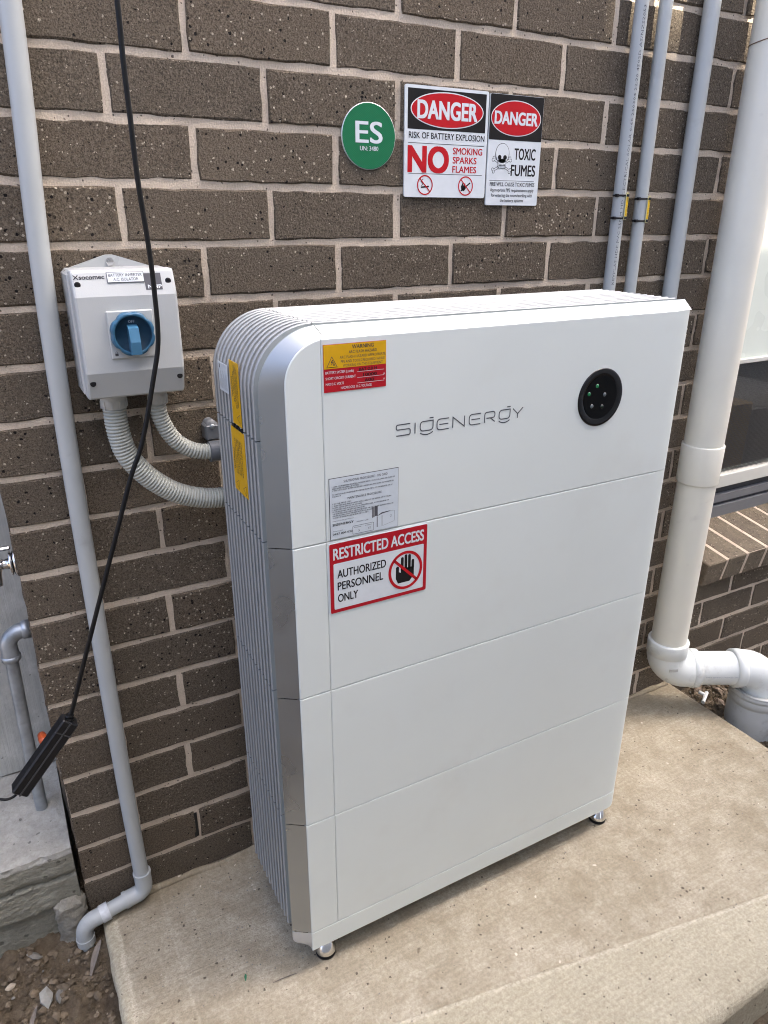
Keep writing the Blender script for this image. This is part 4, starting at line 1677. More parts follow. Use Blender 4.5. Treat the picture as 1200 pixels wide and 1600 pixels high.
def sign_plate(name, x0, x1, z0, z1, label, r=0.002, tilt=0.0):
    th = thing(name, ((x0 + x1) / 2, -0.003, z0), label, "sign")
    m = MB()
    pts = []
    for cx, cz, a in ((x1 - r, z0 + r, -90), (x1 - r, z1 - r, 0), (x0 + r, z1 - r, 90), (x0 + r, z0 + r, 180)):
        for i in range(5):
            t_ = math.radians(a + 90 * i / 4)
            pts.append((cx + r * math.cos(t_), -0.0042, cz + r * math.sin(t_)))
    m.prism(pts, (0, 0.0032, 0))
    m.build("plate", P_WHITE, th)
    s = Sheet((x0, -0.0042, z0))
    return th, s, x1 - x0, z1 - z0


th, s, W_, H_ = sign_plate("danger_sign", 0.4870, 0.6617, 1.3622, 1.5378, "square danger sign about battery explosion, no smoking sparks flames, on the wall", 0.004)
s.rect("black_panel", P_BLACK, 1, 0.0055, 0.1085, W_ - 0.0055, H_ - 0.0050)
s.ell("white_oval", P_WHITE, 2, W_ / 2, 0.1400, 0.0765, 0.0282)
s.ell("red_oval", P_RED, 3, W_ / 2, 0.1400, 0.0745, 0.0265)
s.text("danger_lettering", P_WHITE, 4, "DANGER", W_ / 2, 0.1262, 0.0268, 0.1240, 'c', 0.045, 5)
s.text("black_lettering", P_BLACK, 1, "RISK OF BATTERY EXPLOSION", W_ / 2 + 0.001, 0.0945, 0.0097, 0.160, 'c', 0.016, 3)
s.line("black_lettering", P_BLACK, 1, [(0.0070, 0.0870), (W_ - 0.006, 0.0870)], 0.0008)
s.text("red_lettering", P_RED, 1, "NO", 0.0085, 0.0415, 0.0400, 0.0820, 'l', 0.050, 5)
for i, (t_, ww) in enumerate((("SMOKING", 0.064), ("SPARKS", 0.052), ("FLAMES", 0.052))):
    s.text("red_lettering", P_RED, 1, t_, 0.1010, 0.0720 - 0.0150 * i, 0.0105, ww, 'l', 0.024, 4)
s.line("black_lettering", P_BLACK, 1, [(0.0085, 0.0385), (W_ - 0.008, 0.0385)], 0.0008)
for cx in (0.0430, 0.1310):
    rn = "prohibition_ring" if cx < 0.1 else "prohibition_circle"
    s.ring(rn, P_RED, 2, cx, 0.0200, 0.0165, 0.0165, 0.0022)
    s.line(rn, P_RED, 2, [(cx - 0.0108, 0.0308), (cx + 0.0108, 0.0092)], 0.0020)
cx = 0.0430
s.poly("black_symbol", P_BLACK, 1, [(cx - 0.008, 0.0150), (cx + 0.0085, 0.0165), (cx + 0.0085, 0.0192), (cx - 0.008, 0.0176)])
s.line("black_symbol", P_BLACK, 1, [(cx - 0.007, 0.0185), (cx - 0.004, 0.0225), (cx - 0.008, 0.0255), (cx - 0.004, 0.0300)], 0.0012)
cx = 0.1310
s.line("black_symbol", P_BLACK, 1, [(cx - 0.010, 0.0115), (cx + 0.010, 0.0255)], 0.0025)
s.poly("black_symbol", P_BLACK, 1, [(cx - 0.009, 0.0125), (cx - 0.010, 0.0190), (cx - 0.006, 0.0265), (cx - 0.005, 0.0205), (cx - 0.001, 0.0260), (cx + 0.001, 0.0160), (cx - 0.003, 0.0115)])
s.build(th)

th, s, W_, H_ = sign_plate("danger_sign", 0.6650, 0.7885, 1.3502, 1.5362, "narrow danger sign about toxic fumes with skull and crossbones on the wall", 0.003)
s.rect("black_panel", P_BLACK, 1, 0.0004, 0.1115, W_ - 0.0004, H_ - 0.0004, 0.002)
s.ell("white_oval", P_WHITE, 2, W_ / 2 - 0.001, 0.1480, 0.0580, 0.0295)
s.ell("red_oval", P_RED, 3, W_ / 2 - 0.001, 0.1480, 0.0563, 0.0280)
s.text("danger_lettering", P_WHITE, 4, "DANGER", W_ / 2 - 0.001, 0.1380, 0.0200, 0.0985, 'c', 0.045, 5)
s.text("black_lettering", P_BLACK, 1, "TOXIC", W_ - 0.012, 0.0800, 0.0185, 0.0500, 'r', 0.030, 4)
s.text("black_lettering", P_BLACK, 1, "FUMES", W_ - 0.010, 0.0520, 0.0185, 0.0580, 'r', 0.030, 4)
s.line("black_lettering", P_BLACK, 1, [(0.0065, 0.0430), (W_ - 0.011, 0.0430)], 0.0007)
s.text("black_lettering", P_BLACK, 1, "FIRE WILL CAUSE TOXIC FUMES", W_ / 2 - 0.0005, 0.0335, 0.0066, 0.106, 'c', 0.014, 2)
for i, (t_, ww) in enumerate((("Appropriate PPE requirements apply", 0.104), ("for entering the room/working with", 0.098), ("the battery systems", 0.056))):
    s.text("black_lettering", P_BLACK, 1, t_, W_ / 2 - 0.0005, 0.0240 - 0.0090 * i, 0.0056, ww, 'c', 0.012, 2)
# skull and crossbones, outlined
kx, kz = 0.0330, 0.0830
sk = "black_symbol"


def bone(a, b, wdt):
    A_, B_ = Vector(a), Vector(b)
    d = (B_ - A_).normalized(); n_ = Vector((-d.y, d.x))
    s.line(sk, P_BLACK, 1, [tuple(A_), tuple(B_)], wdt)
    s.line("white_panel", P_WHITE, 2, [tuple(A_ - d * 0.001), tuple(B_ + d * 0.001)], wdt - 0.0018)
    for e, sg in ((A_, -1), (B_, 1)):
        for k in (-1, 1):
            c_ = e + d * sg * 0.0015 + n_ * k * 0.0022
            s.ell(sk, P_BLACK, 1, c_.x, c_.y, 0.0030, 0.0030, 14)
            s.ell("white_panel", P_WHITE, 2, c_.x, c_.y, 0.0021, 0.0021, 14)


bone((kx - 0.018, kz - 0.0225), (kx + 0.018, kz - 0.0040), 0.0042)
bone((kx - 0.018, kz - 0.0040), (kx + 0.018, kz - 0.0225), 0.0042)
s.ell(sk, P_BLACK, 3, kx, kz + 0.0060, 0.0160, 0.0175, 32)
s.rect(sk, P_BLACK, 3, kx - 0.0095, kz - 0.0190, kx + 0.0095, kz - 0.0040, 0.003)
s.ell("white_panel", P_WHITE, 4, kx, kz + 0.0062, 0.0150, 0.0165, 32)
s.rect("white_panel", P_WHITE, 4, kx - 0.0086, kz - 0.0182, kx + 0.0086, kz - 0.0030, 0.003)
for e in (-1, 1):
    s.ell(sk, P_BLACK, 5, kx + e * 0.0062, kz - 0.0005, 0.0042, 0.0040, 16)
s.poly(sk, P_BLACK, 5, [(kx - 0.0022, kz - 0.0090), (kx + 0.0022, kz - 0.0090), (kx, kz - 0.0045)])
for i in range(5):
    s.rect(sk, P_BLACK, 5, kx - 0.0066 + 0.0030 * i, kz - 0.0165, kx - 0.0058 + 0.0030 * i, kz - 0.0115)
s.line(sk, P_BLACK, 5, [(kx - 0.0075, kz - 0.0140), (kx + 0.0075, kz - 0.0140)], 0.0007)
s.build(th)

# ================================================================== ISOLATOR SWITCH
iso = thing("isolator_switch", (-0.025, -0.05, 1.08), "light grey isolator box with blue rotary handle on the wall", "isolator")
ix0, ix1 = -0.0965, 0.0445
# back box
m = MB()
m.cbox((ix0 - 0.002, -0.080, 1.078), (ix1 + 0.004, -0.002, 1.2585), 0.006)
body = m.build("back_box", ISO_BASE, iso)
# mounting lug with bolt
m = MB()
m.prism([(-0.094, -0.002, 1.250), (0.046, -0.002, 1.250), (0.034, -0.002, 1.2575), (-0.012, -0.002, 1.2725), (-0.022, -0.002, 1.2755), (-0.032, -0.002, 1.2755), (-0.042, -0.002, 1.2725), (-0.088, -0.002, 1.2575)], (0, -0.008, 0))
m.build("mounting_lug", ISO_BASE, iso)
m = MB()
m.lathe((-0.0275, -0.010, 1.2655), (0, -1, 0), [(0.0062, 0), (0.0062, 0.0012), (0.0042, 0.0014), (0.0042, 0.0045), (0.0, 0.0047)], 6, False)
m.build("bolt", CHROME, iso)
# cover: centre face proud, top and bottom bands raked back
prof = [(1.079, -0.078), (1.079, -0.098), (1.0815, -0.101), (1.1190, -0.1145), (1.2250, -0.1145), (1.2565, -0.1035), (1.2600, -0.100), (1.2600, -0.078)]
m = MB()
ch = 0.0035
rows = []
for x, inset in ((ix0, 1), (ix0 + ch * 0.35, 0.3), (ix0 + ch, 0), (ix1 - ch, 0), (ix1 - ch * 0.35, 0.3), (ix1, 1)):
    row = []
    for i, (z, y) in enumerate(prof):
        k = inset * ch
        yy = y + k if 0 < i < len(prof) - 1 else y
        zz = z + (k * 0.7 if i < 3 else (-k * 0.7 if i > 4 else 0))
        row.append((x, yy, zz))
    rows.append(row)
for a, b_ in zip(rows[:-1], rows[1:]):
    m.strip(a, b_, False)
m.add(rows[0], [list(range(len(prof)))]); m.add(rows[-1], [list(range(len(prof)))])
cover = m.build("cover", ISO, iso)
# knob plate
m = MB()
m.cbox((-0.0585, -0.1185, 1.1385), (0.0055, -0.1140, 1.2055), 0.0014)
plate = m.build("knob_plate", ISO, iso)
KX, KZ = -0.0265, 1.1735
m = MB()
seg = 72
prof_k = [(0.0310, 0.0), (0.0312, 0.008), (0.0300, 0.0110), (0.0268, 0.0118), (0.0255, 0.0108)]
Vk = []
for r, h in prof_k:
    for k in range(seg):
        a = 2 * math.pi * k / seg
        rr_ = r
        if r > 0.029:
            rr_ = r - 0.0022 * (0.5 + 0.5 * math.cos(a * 8)) ** 3
        Vk.append((KX + rr_ * math.cos(a), -0.1185 - h, KZ + rr_ * math.sin(a)))
m.add(Vk, [(j * seg + k, j * seg + (k + 1) % seg, (j + 1) * seg + (k + 1) % seg, (j + 1) * seg + k) for j in range(len(prof_k) - 1) for k in range(seg)], True)
knob = m.build("rotary_knob", BLUE, iso)
m = MB()
m.lathe((KX, -0.1185, KZ), (0, -1, 0), [(0.0256, 0.0108), (0.0235, 0.0035), (0.0, 0.0030)], 48)
m.build("knob_recess", BLUE_D, knob)
m = MB()
m.prism([(KX - 0.0070, -0.1215, KZ + 0.013), (KX - 0.0070, -0.1340, KZ + 0.009), (KX - 0.0070, -0.1400, KZ - 0.010), (KX - 0.0070, -0.1390, KZ - 0.0275), (KX - 0.0070, -0.1220, KZ - 0.0285)], (0.0140, 0, 0))
m.build("handle", BLUE_L, knob)
s = Sheet((KX, -0.1187 - 0.0040, KZ))
s.text("white_lettering", print_mat("faded_white_print", (0.35, 0.42, 0.5)), 1, "OFF", 0, 0.0155, 0.0035, None, 'c', 0.01)
s.build(knob)
# screws
for x, z in ((-0.0890, 1.2415), (0.0345, 1.2430), (-0.0880, 1.1045), (0.0370, 1.1050)):
    y = -0.1145 + (0.0349 * (z - 1.225) / 0.1 * 10 if False else 0)
    if z > 1.2:
        y = -0.1145 + (z - 1.225) * (0.011 / 0.0315)
    else:
        y = -0.1145 + (1.119 - z) * (0.0135 / 0.0375)
    m = MB()
    m.lathe((x, y, z), (0, -1, 0), [(0.0042, -0.001), (0.0042, 0.0008), (0.0028, 0.0011), (0.0, 0.0007)], 20)
    m.build("cover_screw", BLACK_MATT, iso)
# print on the raked top band
import_top = Vector((0, 0.011, 0.0315)).normalized()
nrm_top = Vector((0, -0.0315, 0.011)).normalized()
org = Vector((ix0, -0.1145, 1.225)) + nrm_top * 0.0002
s = Sheet(org, (1, 0, 0), import_top, nrm_top)
s.text("maker_lettering", P_INK, 1, "socomec", 0.0110, 0.0245, 0.0060, 0.0330, 'l', 0.03, 4)
for a_, b_ in (((0.0035, 0.0305), (0.0068, 0.0275)), ((0.0068, 0.0275), (0.0098, 0.0305)), ((0.0068, 0.0275), (0.0035, 0.0245)), ((0.0068, 0.0275), (0.0098, 0.0245))):
    s.line("maker_lettering", P_INK, 1, [a_, b_], 0.0013)
s.rect("dark_square", P_GREY, 1, 0.0980, 0.0070, 0.1215, 0.0305)
s.text("square_lettering", P_WHITE, 2, "NHP", 0.1110, 0.0090, 0.0050, 0.0190, 'c', 0.03, 3)
s.build(cover)
m = MB()
c0 = org + Vector((0.0725, 0, 0)) + import_top * 0.0258 + nrm_top * 0.0006
m.obox(c0, (1, 0, 0), nrm_top, import_top, (0.0252, 0.0006, 0.0073))
lab = m.build("engraved_label", P_INK, iso)
s = Sheet(c0 + nrm_top * 0.0006, (1, 0, 0), import_top, nrm_top)
s.rect("white_face", P_WHITE, 1, -0.0246, -0.0067, 0.0246, 0.0067)
s.text("black_lettering", P_INK, 2, "BATTERY INVERTER", 0, 0.0010, 0.0040, 0.0455, 'c', 0.004, 2)
s.text("black_lettering", P_INK, 2, "A.C. ISOLATOR", 0, -0.0050, 0.0040, 0.0340, 'c', 0.004, 2)
s.build(lab)
# padlock mark on the plate
s = Sheet((-0.0535, -0.1187, 1.1430))
s.rect("lock_mark", P_GREY, 1, 0.0, 0.0, 0.0045, 0.0035)
s.ring("lock_mark", P_GREY, 1, 0.00225, 0.0040, 0.0016, 0.0024, 0.0005, 20)
s.build(plate)


# ---- flexible corrugated conduits from the isolator into the cabinet
def corrugated(name, pts, r, gx, gr, label):
    base = pts[0]
    th_ = thing(name, base, label, "conduit", "corrugated conduits under the isolator")
    path = resample(smooth_path(pts, 14), 0.00088)
    rad = []
    for i in range(len(path)):
        ph = (i % 6)
        rad.append(r * (1.0 if ph in (1, 2, 3) else (0.93 if ph in (0, 4) else 0.80)))
    MB().tube(path, rad, 22).build("corrugated_hose", HOSE, th_)
    m_ = MB()
    m_.lathe((gx, -0.05, 1.0795), (0, 0, -1), [(gr, -0.004), (gr, 0.012), (gr * 0.97, 0.013), (gr * 0.99, 0.014), (gr * 0.96, 0.026), (gr * 0.80, 0.0275), (r, 0.0278)], 28)
    g_ = m_.build("gland", GLAND, th_)
    m_ = MB()
    for k in range(10):
        a = 2 * math.pi * k / 10
        m_.obox((gx + gr * math.cos(a), -0.05 + gr * math.sin(a), 1.0595), (-math.sin(a), math.cos(a), 0), (0, 0, 1), (math.cos(a), math.sin(a), 0), (0.0012, 0.006, 0.0006))
    m_.build("grip_rib", GLAND, g_)
    return th_


corrugated("corrugated_conduit", [(-0.0555, -0.05, 1.062), (-0.0560, -0.05, 1.040), (-0.0547, -0.05, 1.012), (-0.0485, -0.05, 0.9800), (-0.0335, -0.05, 0.9520), (-0.0115, -0.05, 0.9253), (0.0203, -0.05, 0.8993), (0.0574, -0.05, 0.8825), (0.1040, -0.05, 0.8740), (0.19, -0.05, 0.872)], 0.0178, -0.0555, 0.0198, "thicker corrugated grey conduit curving from the isolator to the cabinet")
corrugated("corrugated_conduit", [(0.0105, -0.05, 1.066), (0.0100, -0.05, 1.048), (0.0125, -0.05, 1.0290), (0.0210, -0.05, 1.0050), (0.0350, -0.05, 0.9840), (0.0600, -0.05, 0.9665), (0.0930, -0.05, 0.9600), (0.17, -0.05, 0.9590)], 0.0134, 0.0115, 0.0152, "thinner corrugated grey conduit curving from the isolator to the cabinet")
# saddle clip holding the thinner conduit
sd_ = thing("saddle_clip", (0.100, 0.0, 0.96), "dark grey saddle clip holding the thinner corrugated conduit to the wall", "clip")
m = MB()
m.tube([(0.086, -0.05, 0.9600), (0.112, -0.05, 0.9595)], 0.0175, 24)
m.build("saddle_ring", simple("mid_grey_saddle", (0.13, 0.14, 0.15), 0.5), sd_)
m = MB()
m.cbox((0.088, -0.030, 0.972), (0.114, -0.0005, 1.000), 0.003)
m.lathe((0.101, -0.028, 0.996), (0, 1, 0), [(0.0, 0.0), (0.0105, 0.0), (0.0105, 0.027)], 20)
m.build("saddle_foot", MATS["mid_grey_saddle"], sd_)
m = MB(); m.lathe((0.100, -0.0300, 0.997), (0, -1, 0), [(0.0045, 0), (0.0042, 0.0015), (0.0, 0.002)], 12)
m.build("screw", GALV, sd_)

# ================================================================== RIGID CONDUITS
cl = thing("conduit", (-0.13, -0.022, 0.0), "long upright grey conduit at left bending at the floor into the soil", "conduit")
r0 = 0.0146
up_path = smooth_path([(-0.104, -0.022, 2.05), (-0.1085, -0.022, 1.60), (-0.1235, -0.022, 1.276), (-0.1290, -0.022, 1.0), (-0.1303, -0.022, 0.68), (-0.1308, -0.022, 0.35), (-0.1288, -0.024, 0.12), (-0.1275, -0.025, 0.080)], 6)
MB().tube(up_path, r0, 26).build("upright_pipe", CONDUIT, cl)
# lower elbow turns left along the wall
zrun = 0.0295
e1 = [(-0.1272, -0.025, 0.082), (-0.1270, -0.0255, 0.062)] + [(-0.1470 + 0.020 * math.cos(a), -0.0265, 0.050 - (0.050 - zrun) * math.sin(a)) for a in [math.pi / 2 * k / 6 for k in range(7)]] + [(-0.168, -0.0285, zrun - 0.002)]
ob = MB().tube(e1, [r0 * 1.16] * len(e1), 26).build("elbow", CONDUIT, cl)
m = MB()
m.tube([(-0.1272, -0.025, 0.0835), (-0.1271, -0.0252, 0.077)], r0 * 1.22, 26)
m.build("elbow_rim", CONDUIT, ob)
m = MB()
m.tube([(-0.163, -0.0280, zrun - 0.001), (-0.170, -0.0285, zrun - 0.0022)], r0 * 1.22, 26)
m.build("elbow_rim", CONDUIT, ob)
MB().tube([(-0.165, -0.0285, zrun - 0.002), (-0.222, -0.0335, 0.0195)], r0, 26).build("floor_pipe", CONDUIT, cl)
m = MB()
m.tube([(-0.200, -0.0315, 0.0230), (-0.2165, -0.0330, 0.0204)], r0 * 1.24, 26)
cp = m.build("glued_collar", simple("glue_smeared_pvc", (0.50, 0.52, 0.53), 0.5, 0, 0.2, 60), cl)
e2 = [(-0.214, -0.0330, 0.0207)] + [(-0.226 - 0.026 * math.sin(a), -0.034, 0.0190 - 0.030 * (1 - math.cos(a))) for a in [math.pi / 2 * k / 7 for k in range(8)]] + [(-0.2520, -0.0345, -0.030)]
ob = MB().tube(e2, [r0 * 1.12] * len(e2), 26).build("elbow", CONDUIT, cl)
m = MB(); m.tube([(-0.2520, -0.0345, -0.018), (-0.2515, -0.0347, -0.034)], r0 * 1.22, 26); m.build("elbow_rim", CONDUIT, ob)
MB().tube([(-0.2518, -0.0346, -0.030), (-0.2440, -0.036, -0.13)], r0, 22).build("buried_pipe", CONDUIT, cl)

GR = "upright conduits above the battery"
for x, r, lab_ in ((0.9925, 0.0130, "thin upright grey conduit with black print along it, left of three"), (1.0557, 0.0130, "thin upright grey conduit, middle of the three above the battery"), (1.1836, 0.0168, "thicker upright grey conduit nearest the white downpipe")):
    c_ = thing("conduit", (x, -0.02, 0.9), lab_, "conduit", GR)
    MB().tube([(x + 0.001, -0.02, 2.3), (x, -0.02, 1.45), (x, -0.02, 0.3)], r, 26).build("pipe", CONDUIT, c_)
    if abs(x - 0.9925) < 1e-6:
        s = Sheet((0, 0, 0))
        rr_ = r + 0.00012
        a0 = math.radians(-92)    # direction of the line of print around the pipe

        def wrap(a, b, n_, rr_=rr_, x=x):
            an = a0 + b / rr_
            return Vector((x + (rr_ + n_) * math.cos(an), -0.02 + (rr_ + n_) * math.sin(an), 1.195 + a))
        s.fn = lambda a, b, n_: wrap(a, -b, n_)
        s.text("printed_lettering", P_GREY, 0, "KEYPLAS HDP PVC 25MM HD ELECTRICAL SOLAR 0-60 250304 22:20 4502D AS/NZS2053", 0.0, 0.0, 0.0052, 0.505, 'l', 0.0, 1)
        s.build(c_)
    # saddle half hidden low down
    m = MB(); m.cbox((x - r - 0.012, -0.012, 0.60), (x + r + 0.012, -0.0005, 0.618), 0.001); m.build("saddle", CONDUIT, c_)

# yellow cable tags with black ties on the two thin conduits
for x, z0, lab_ in ((0.9925, 1.3270, "yellow cable tag strapped to the left thin conduit"), (1.0557, 1.3215, "yellow cable tag strapped to the middle thin conduit")):
    t_ = thing("cable_tag", (x, -0.03, z0), lab_, "cable tag", "yellow cable tags on the conduits")
    az = math.radians(-84)
    d = Vector((math.cos(az), math.sin(az), 0)); tdir = Vector((-math.sin(az), math.cos(az), 0))
    ctr = Vector((x, -0.02, z0 + 0.0235)) + d * 0.0150 + tdir * 0.006
    m = MB(); m.obox(ctr, tdir, d, (0, 0, 1), (0.0040, 0.0008, 0.0260), 0.0004); m.build("tag_sleeve", TAG_C, t_)
    m = MB(); m.obox(ctr + d * 0.0009, tdir, d, (0, 0, 1), (0.0027, 0.0004, 0.0190)); pl = m.build("yellow_plate", TAG_Y, t_)
    s = Sheet(ctr + d * 0.0014, (0, 0, 1), -tdir, d)
    s.text("black_lettering", P_INK, 1, "SOLAR D.C. CABLE", -0.0165, -0.0010, 0.0022, 0.033, 'l', 0.0, 1)
    s.build(pl)
    for dz in (0.0010, 0.0440):
        m = MB()
        m.lathe((x, -0.02, z0 + dz - 0.0018), (0, 0, 1), [(0.0132, 0), (0.0144, 0), (0.0144, 0.0036), (0.0132, 0.0036)], 26)
        m.obox(ctr + d * 0.0014 + Vector((0, 0, dz - 0.0235)), tdir, d, (0, 0, 1), (0.0031, 0.0010, 0.0024))
        m.obox((x - 0.0138, -0.026, z0 + dz), (1, 0, 0), (0, 1, 0), (0, 0, 1), (0.0025, 0.003, 0.0028))
        m.build("cable_tie", BLACK_MATT, t_)

# ================================================================== DOWNPIPE
DPX, DPY, DPR = 1.335, -0.064, 0.0478
dp = thing("downpipe", (DPX, DPY, 0.13), "thick cream plastic downpipe beside the window with an elbow at its foot", "downpipe")
MB().tube([(DPX - 0.002, DPY, 2.4), (DPX, DPY, 1.0), (DPX, DPY, 0.79)], DPR, 44).build("upper_pipe", DOWNP, dp)
m = MB(); m.lathe((DPX, DPY, 0.70), (0, 0, 1), [(DPR, -0.0005), (0.0508, 0.0), (0.0512, 0.003), (0.0516, 0.098), (0.0508, 0.1005), (DPR, 0.1010)], 44)
m.build("coupling", DOWNP, dp)
MB().tube([(DPX, DPY, 0.80), (DPX, DPY, 0.19)], DPR, 44).build("lower_pipe", DOWNP, dp)
m = MB()
tp = [(DPX + (DPR + 0.0004) * math.cos(a) - 0.001, DPY + (DPR + 0.0004) * math.sin(a), 1.672 + 0.011 * math.sin(a + 2.2)) for a in [2 * math.pi * k / 40 for k in range(41)]]
m.tube(tp, 0.0011, 6)
m.build("marker_line", simple("faded_brown_wire", (0.16, 0.10, 0.07), 0.6), dp)
HD = Vector((0.88, -0.475, 0)).normalized()
ZH = 0.128
ER = 0.058
elb = []
for k in range(11):
    a = math.pi / 2 * k / 10
    elb.append(Vector((DPX, DPY, ZH + ER)) + HD * ER * (1 - math.cos(a)) - Vector((0, 0, 1)) * ER * math.sin(a))
elb = [Vector((DPX, DPY, 0.215))] + elb + [elb[-1] + HD * 0.035]
ob = MB().tube(elb, 0.0535, 44).build("elbow", PVC, dp)
m = MB()
m.lathe((DPX, DPY, 0.205), (0, 0, 1), [(0.0535, -0.022), (0.0552, -0.021), (0.0558, 0.018), (0.0545, 0.0205), (DPR, 0.021)], 44)
pe = elb[-1] - HD * 0.012
m.lathe(pe, tuple(HD), [(0.0535, -0.010), (0.0555, -0.009), (0.0555, 0.011), (0.0535, 0.0125), (0.0480, 0.013)], 44)
m.build("elbow_socket", PVC, ob)
m = MB(); m.obox(Vector((DPX, DPY, 0.155)) + Vector((-0.40, -0.9165, 0)) * 0.0538, (0.9165, -0.40, 0), (-0.4, -0.9165, 0), (0, 0, 1), (0.012, 0.0012, 0.0045)); m.build("moulded_mark", PVC_G, ob)
h0, h1 = elb[-1] - HD * 0.01, elb[-1] + HD * 0.135
MB().tube([h0, h1], 0.0480, 44).build("cross_pipe", PVC, dp)
s = Sheet((0, 0, 0))
ob_ = h0 + HD * 0.02
side = HD.cross(Vector((0, 0, 1)))


def wrap2(a, b, n_):
    an = math.radians(-2) + b / 0.0482
    return ob_ + HD * a + side * (0.0482 + n_) * math.cos(an) + Vector((0, 0, 1)) * (0.0482 + n_) * math.sin(an)


s.fn = wrap2
s.text("printed_lettering", print_mat("faint_pipe_print", (0.28, 0.32, 0.38)), 0, "DWV 100 PVC-U AS/NZS1260", 0.0, 0.0, 0.0045, 0.090, 'l', 0, 1)
s.build(dp)
e3 = []
c0 = h1 - HD * 0.012
for k in range(11):
    a = math.pi / 2 * k / 10
    e3.append(c0 + HD * (0.012 + ER * math.sin(a)) - Vector((0, 0, 1)) * ER * (1 - math.cos(a)))
e3 = [c0 - HD * 0.02] + e3 + [e3[-1] - Vector((0, 0, 0.02))]
ob = MB().tube(e3, 0.0535, 44).build("elbow", PVC, dp)
m = MB()
m.lathe(c0 - HD * 0.02, tuple(HD), [(0.0480, -0.001), (0.0556, 0.0), (0.0556, 0.024), (0.0535, 0.026)], 44)
m.build("elbow_socket", PVC, ob)
ee = e3[-1]
# grey drain collar it drops into
dc = thing("drain_collar", (ee.x, ee.y, -0.09), "ribbed grey drain collar set in soil below the downpipe elbow", "drain collar")
m = MB()
zt_ = ee.z + 0.016 + 0.09
m.lathe((ee.x, ee.y, -0.09), (0, 0, 1), [(0.0735, -0.08), (0.0735, zt_ - 0.050), (0.0725, zt_ - 0.046), (0.0725, zt_ - 0.042), (0.0745, zt_ - 0.040), (0.0745, zt_ - 0.022), (0.0728, zt_ - 0.020), (0.0728, zt_ - 0.017), (0.0755, zt_ - 0.015), (0.0755, zt_ - 0.008), (0.0740, zt_ - 0.006), (0.0740, zt_ - 0.003), (0.0750, zt_ - 0.001), (0.0720, zt_), (0.0600, zt_ - 0.001), (0.0540, zt_ - 0.008)], 48)
m.build("collar", PVC_G, dc)
# white pipe lying by the collar
wp = MB()
wpts = smooth_path([(1.58, -0.268, -0.045), (1.72, -0.335, -0.052), (1.95, -0.46, -0.06), (2.4, -0.7, -0.07)], 5)
wp.tube(wpts, 0.047, 30)
wpo = wp.build("drain_pipe", PVC, loc=(1.58, -0.27, -0.05))
tag(wpo, "muddy white drain pipe half buried beside the drain collar", "pipe")

# ================================================================== LEFT CORNER: tap, galvanised pipe
tapz = 0.783
tp = thing("garden_tap", (-0.2365, 0.05, tapz), "chrome garden tap sticking out of the end of the brick wall", "tap")
m = MB(); m.lathe((-0.2357, 0.05, tapz), (-1, 0, 0), [(0.0, 0.0), (0.0235, 0.0), (0.0240, 0.002), (0.0200, 0.0045), (0.0140, 0.0065), (0.0105, 0.008)], 36); m.build("wall_flange", CHROME, tp)
m = MB(); m.lathe((-0.2420, 0.05, tapz), (-1, 0, 0), [(0.0205, 0.0), (0.0215, 0.001), (0.0215, 0.003), (0.0100, 0.0045), (0.0085, 0.018), (0.0115, 0.019), (0.0115, 0.033), (0.0, 0.034)], 24); m.build("spindle_body", CHROME, tp)
m = MB(); m.tube(smooth_path([(-0.262, 0.05, tapz), (-0.268, 0.047, tapz - 0.012), (-0.270, 0.044, tapz - 0.034)], 5), [0.0085] * 11, 16); m.build("spout", CHROME, tp)
m = MB()
m.tube([(-0.266, 0.05, tapz), (-0.266, 0.05, tapz + 0.028)], 0.005, 12)
m.cbox((-0.296, 0.044, tapz + 0.026), (-0.240, 0.056, tapz + 0.032), 0.002)
m.build("handle", CHROME, tp)

gp = thing("galvanised_pipe", (-0.284, 0.14, 0.185), "galvanised steel pipe rising from the step with an elbow into the wall end", "pipe")
MB().tube([(-0.2855, 0.14, 0.15), (-0.2825, 0.14, 0.40), (-0.2790, 0.14, 0.565)], 0.0118, 22).build("upright", GALV, gp)
m = MB()
ep = [(-0.2787, 0.14, 0.552), (-0.2787, 0.14, 0.572)] + [(-0.2787 + 0.026 * (1 - math.cos(a)), 0.14, 0.577 + 0.027 * math.sin(a)) for a in [math.pi / 2 * k / 8 for k in range(9)]] + [(-0.2400, 0.14, 0.6045)]
m.tube(ep, [0.0158] * 1 + [0.0150] * (len(ep) - 2) + [0.0150], 24)
m.lathe((-0.2788, 0.14, 0.548), (0, 0, 1), [(0.0118, -0.001), (0.0172, 0.0), (0.0176, 0.008), (0.0155, 0.010)], 24)
m.lathe((-0.2505, 0.14, 0.6045), (1, 0, 0), [(0.0155, -0.002), (0.0178, 0.0), (0.0178, 0.013), (0.0, 0.0135)], 24)
m.build("elbow", GALV, gp)

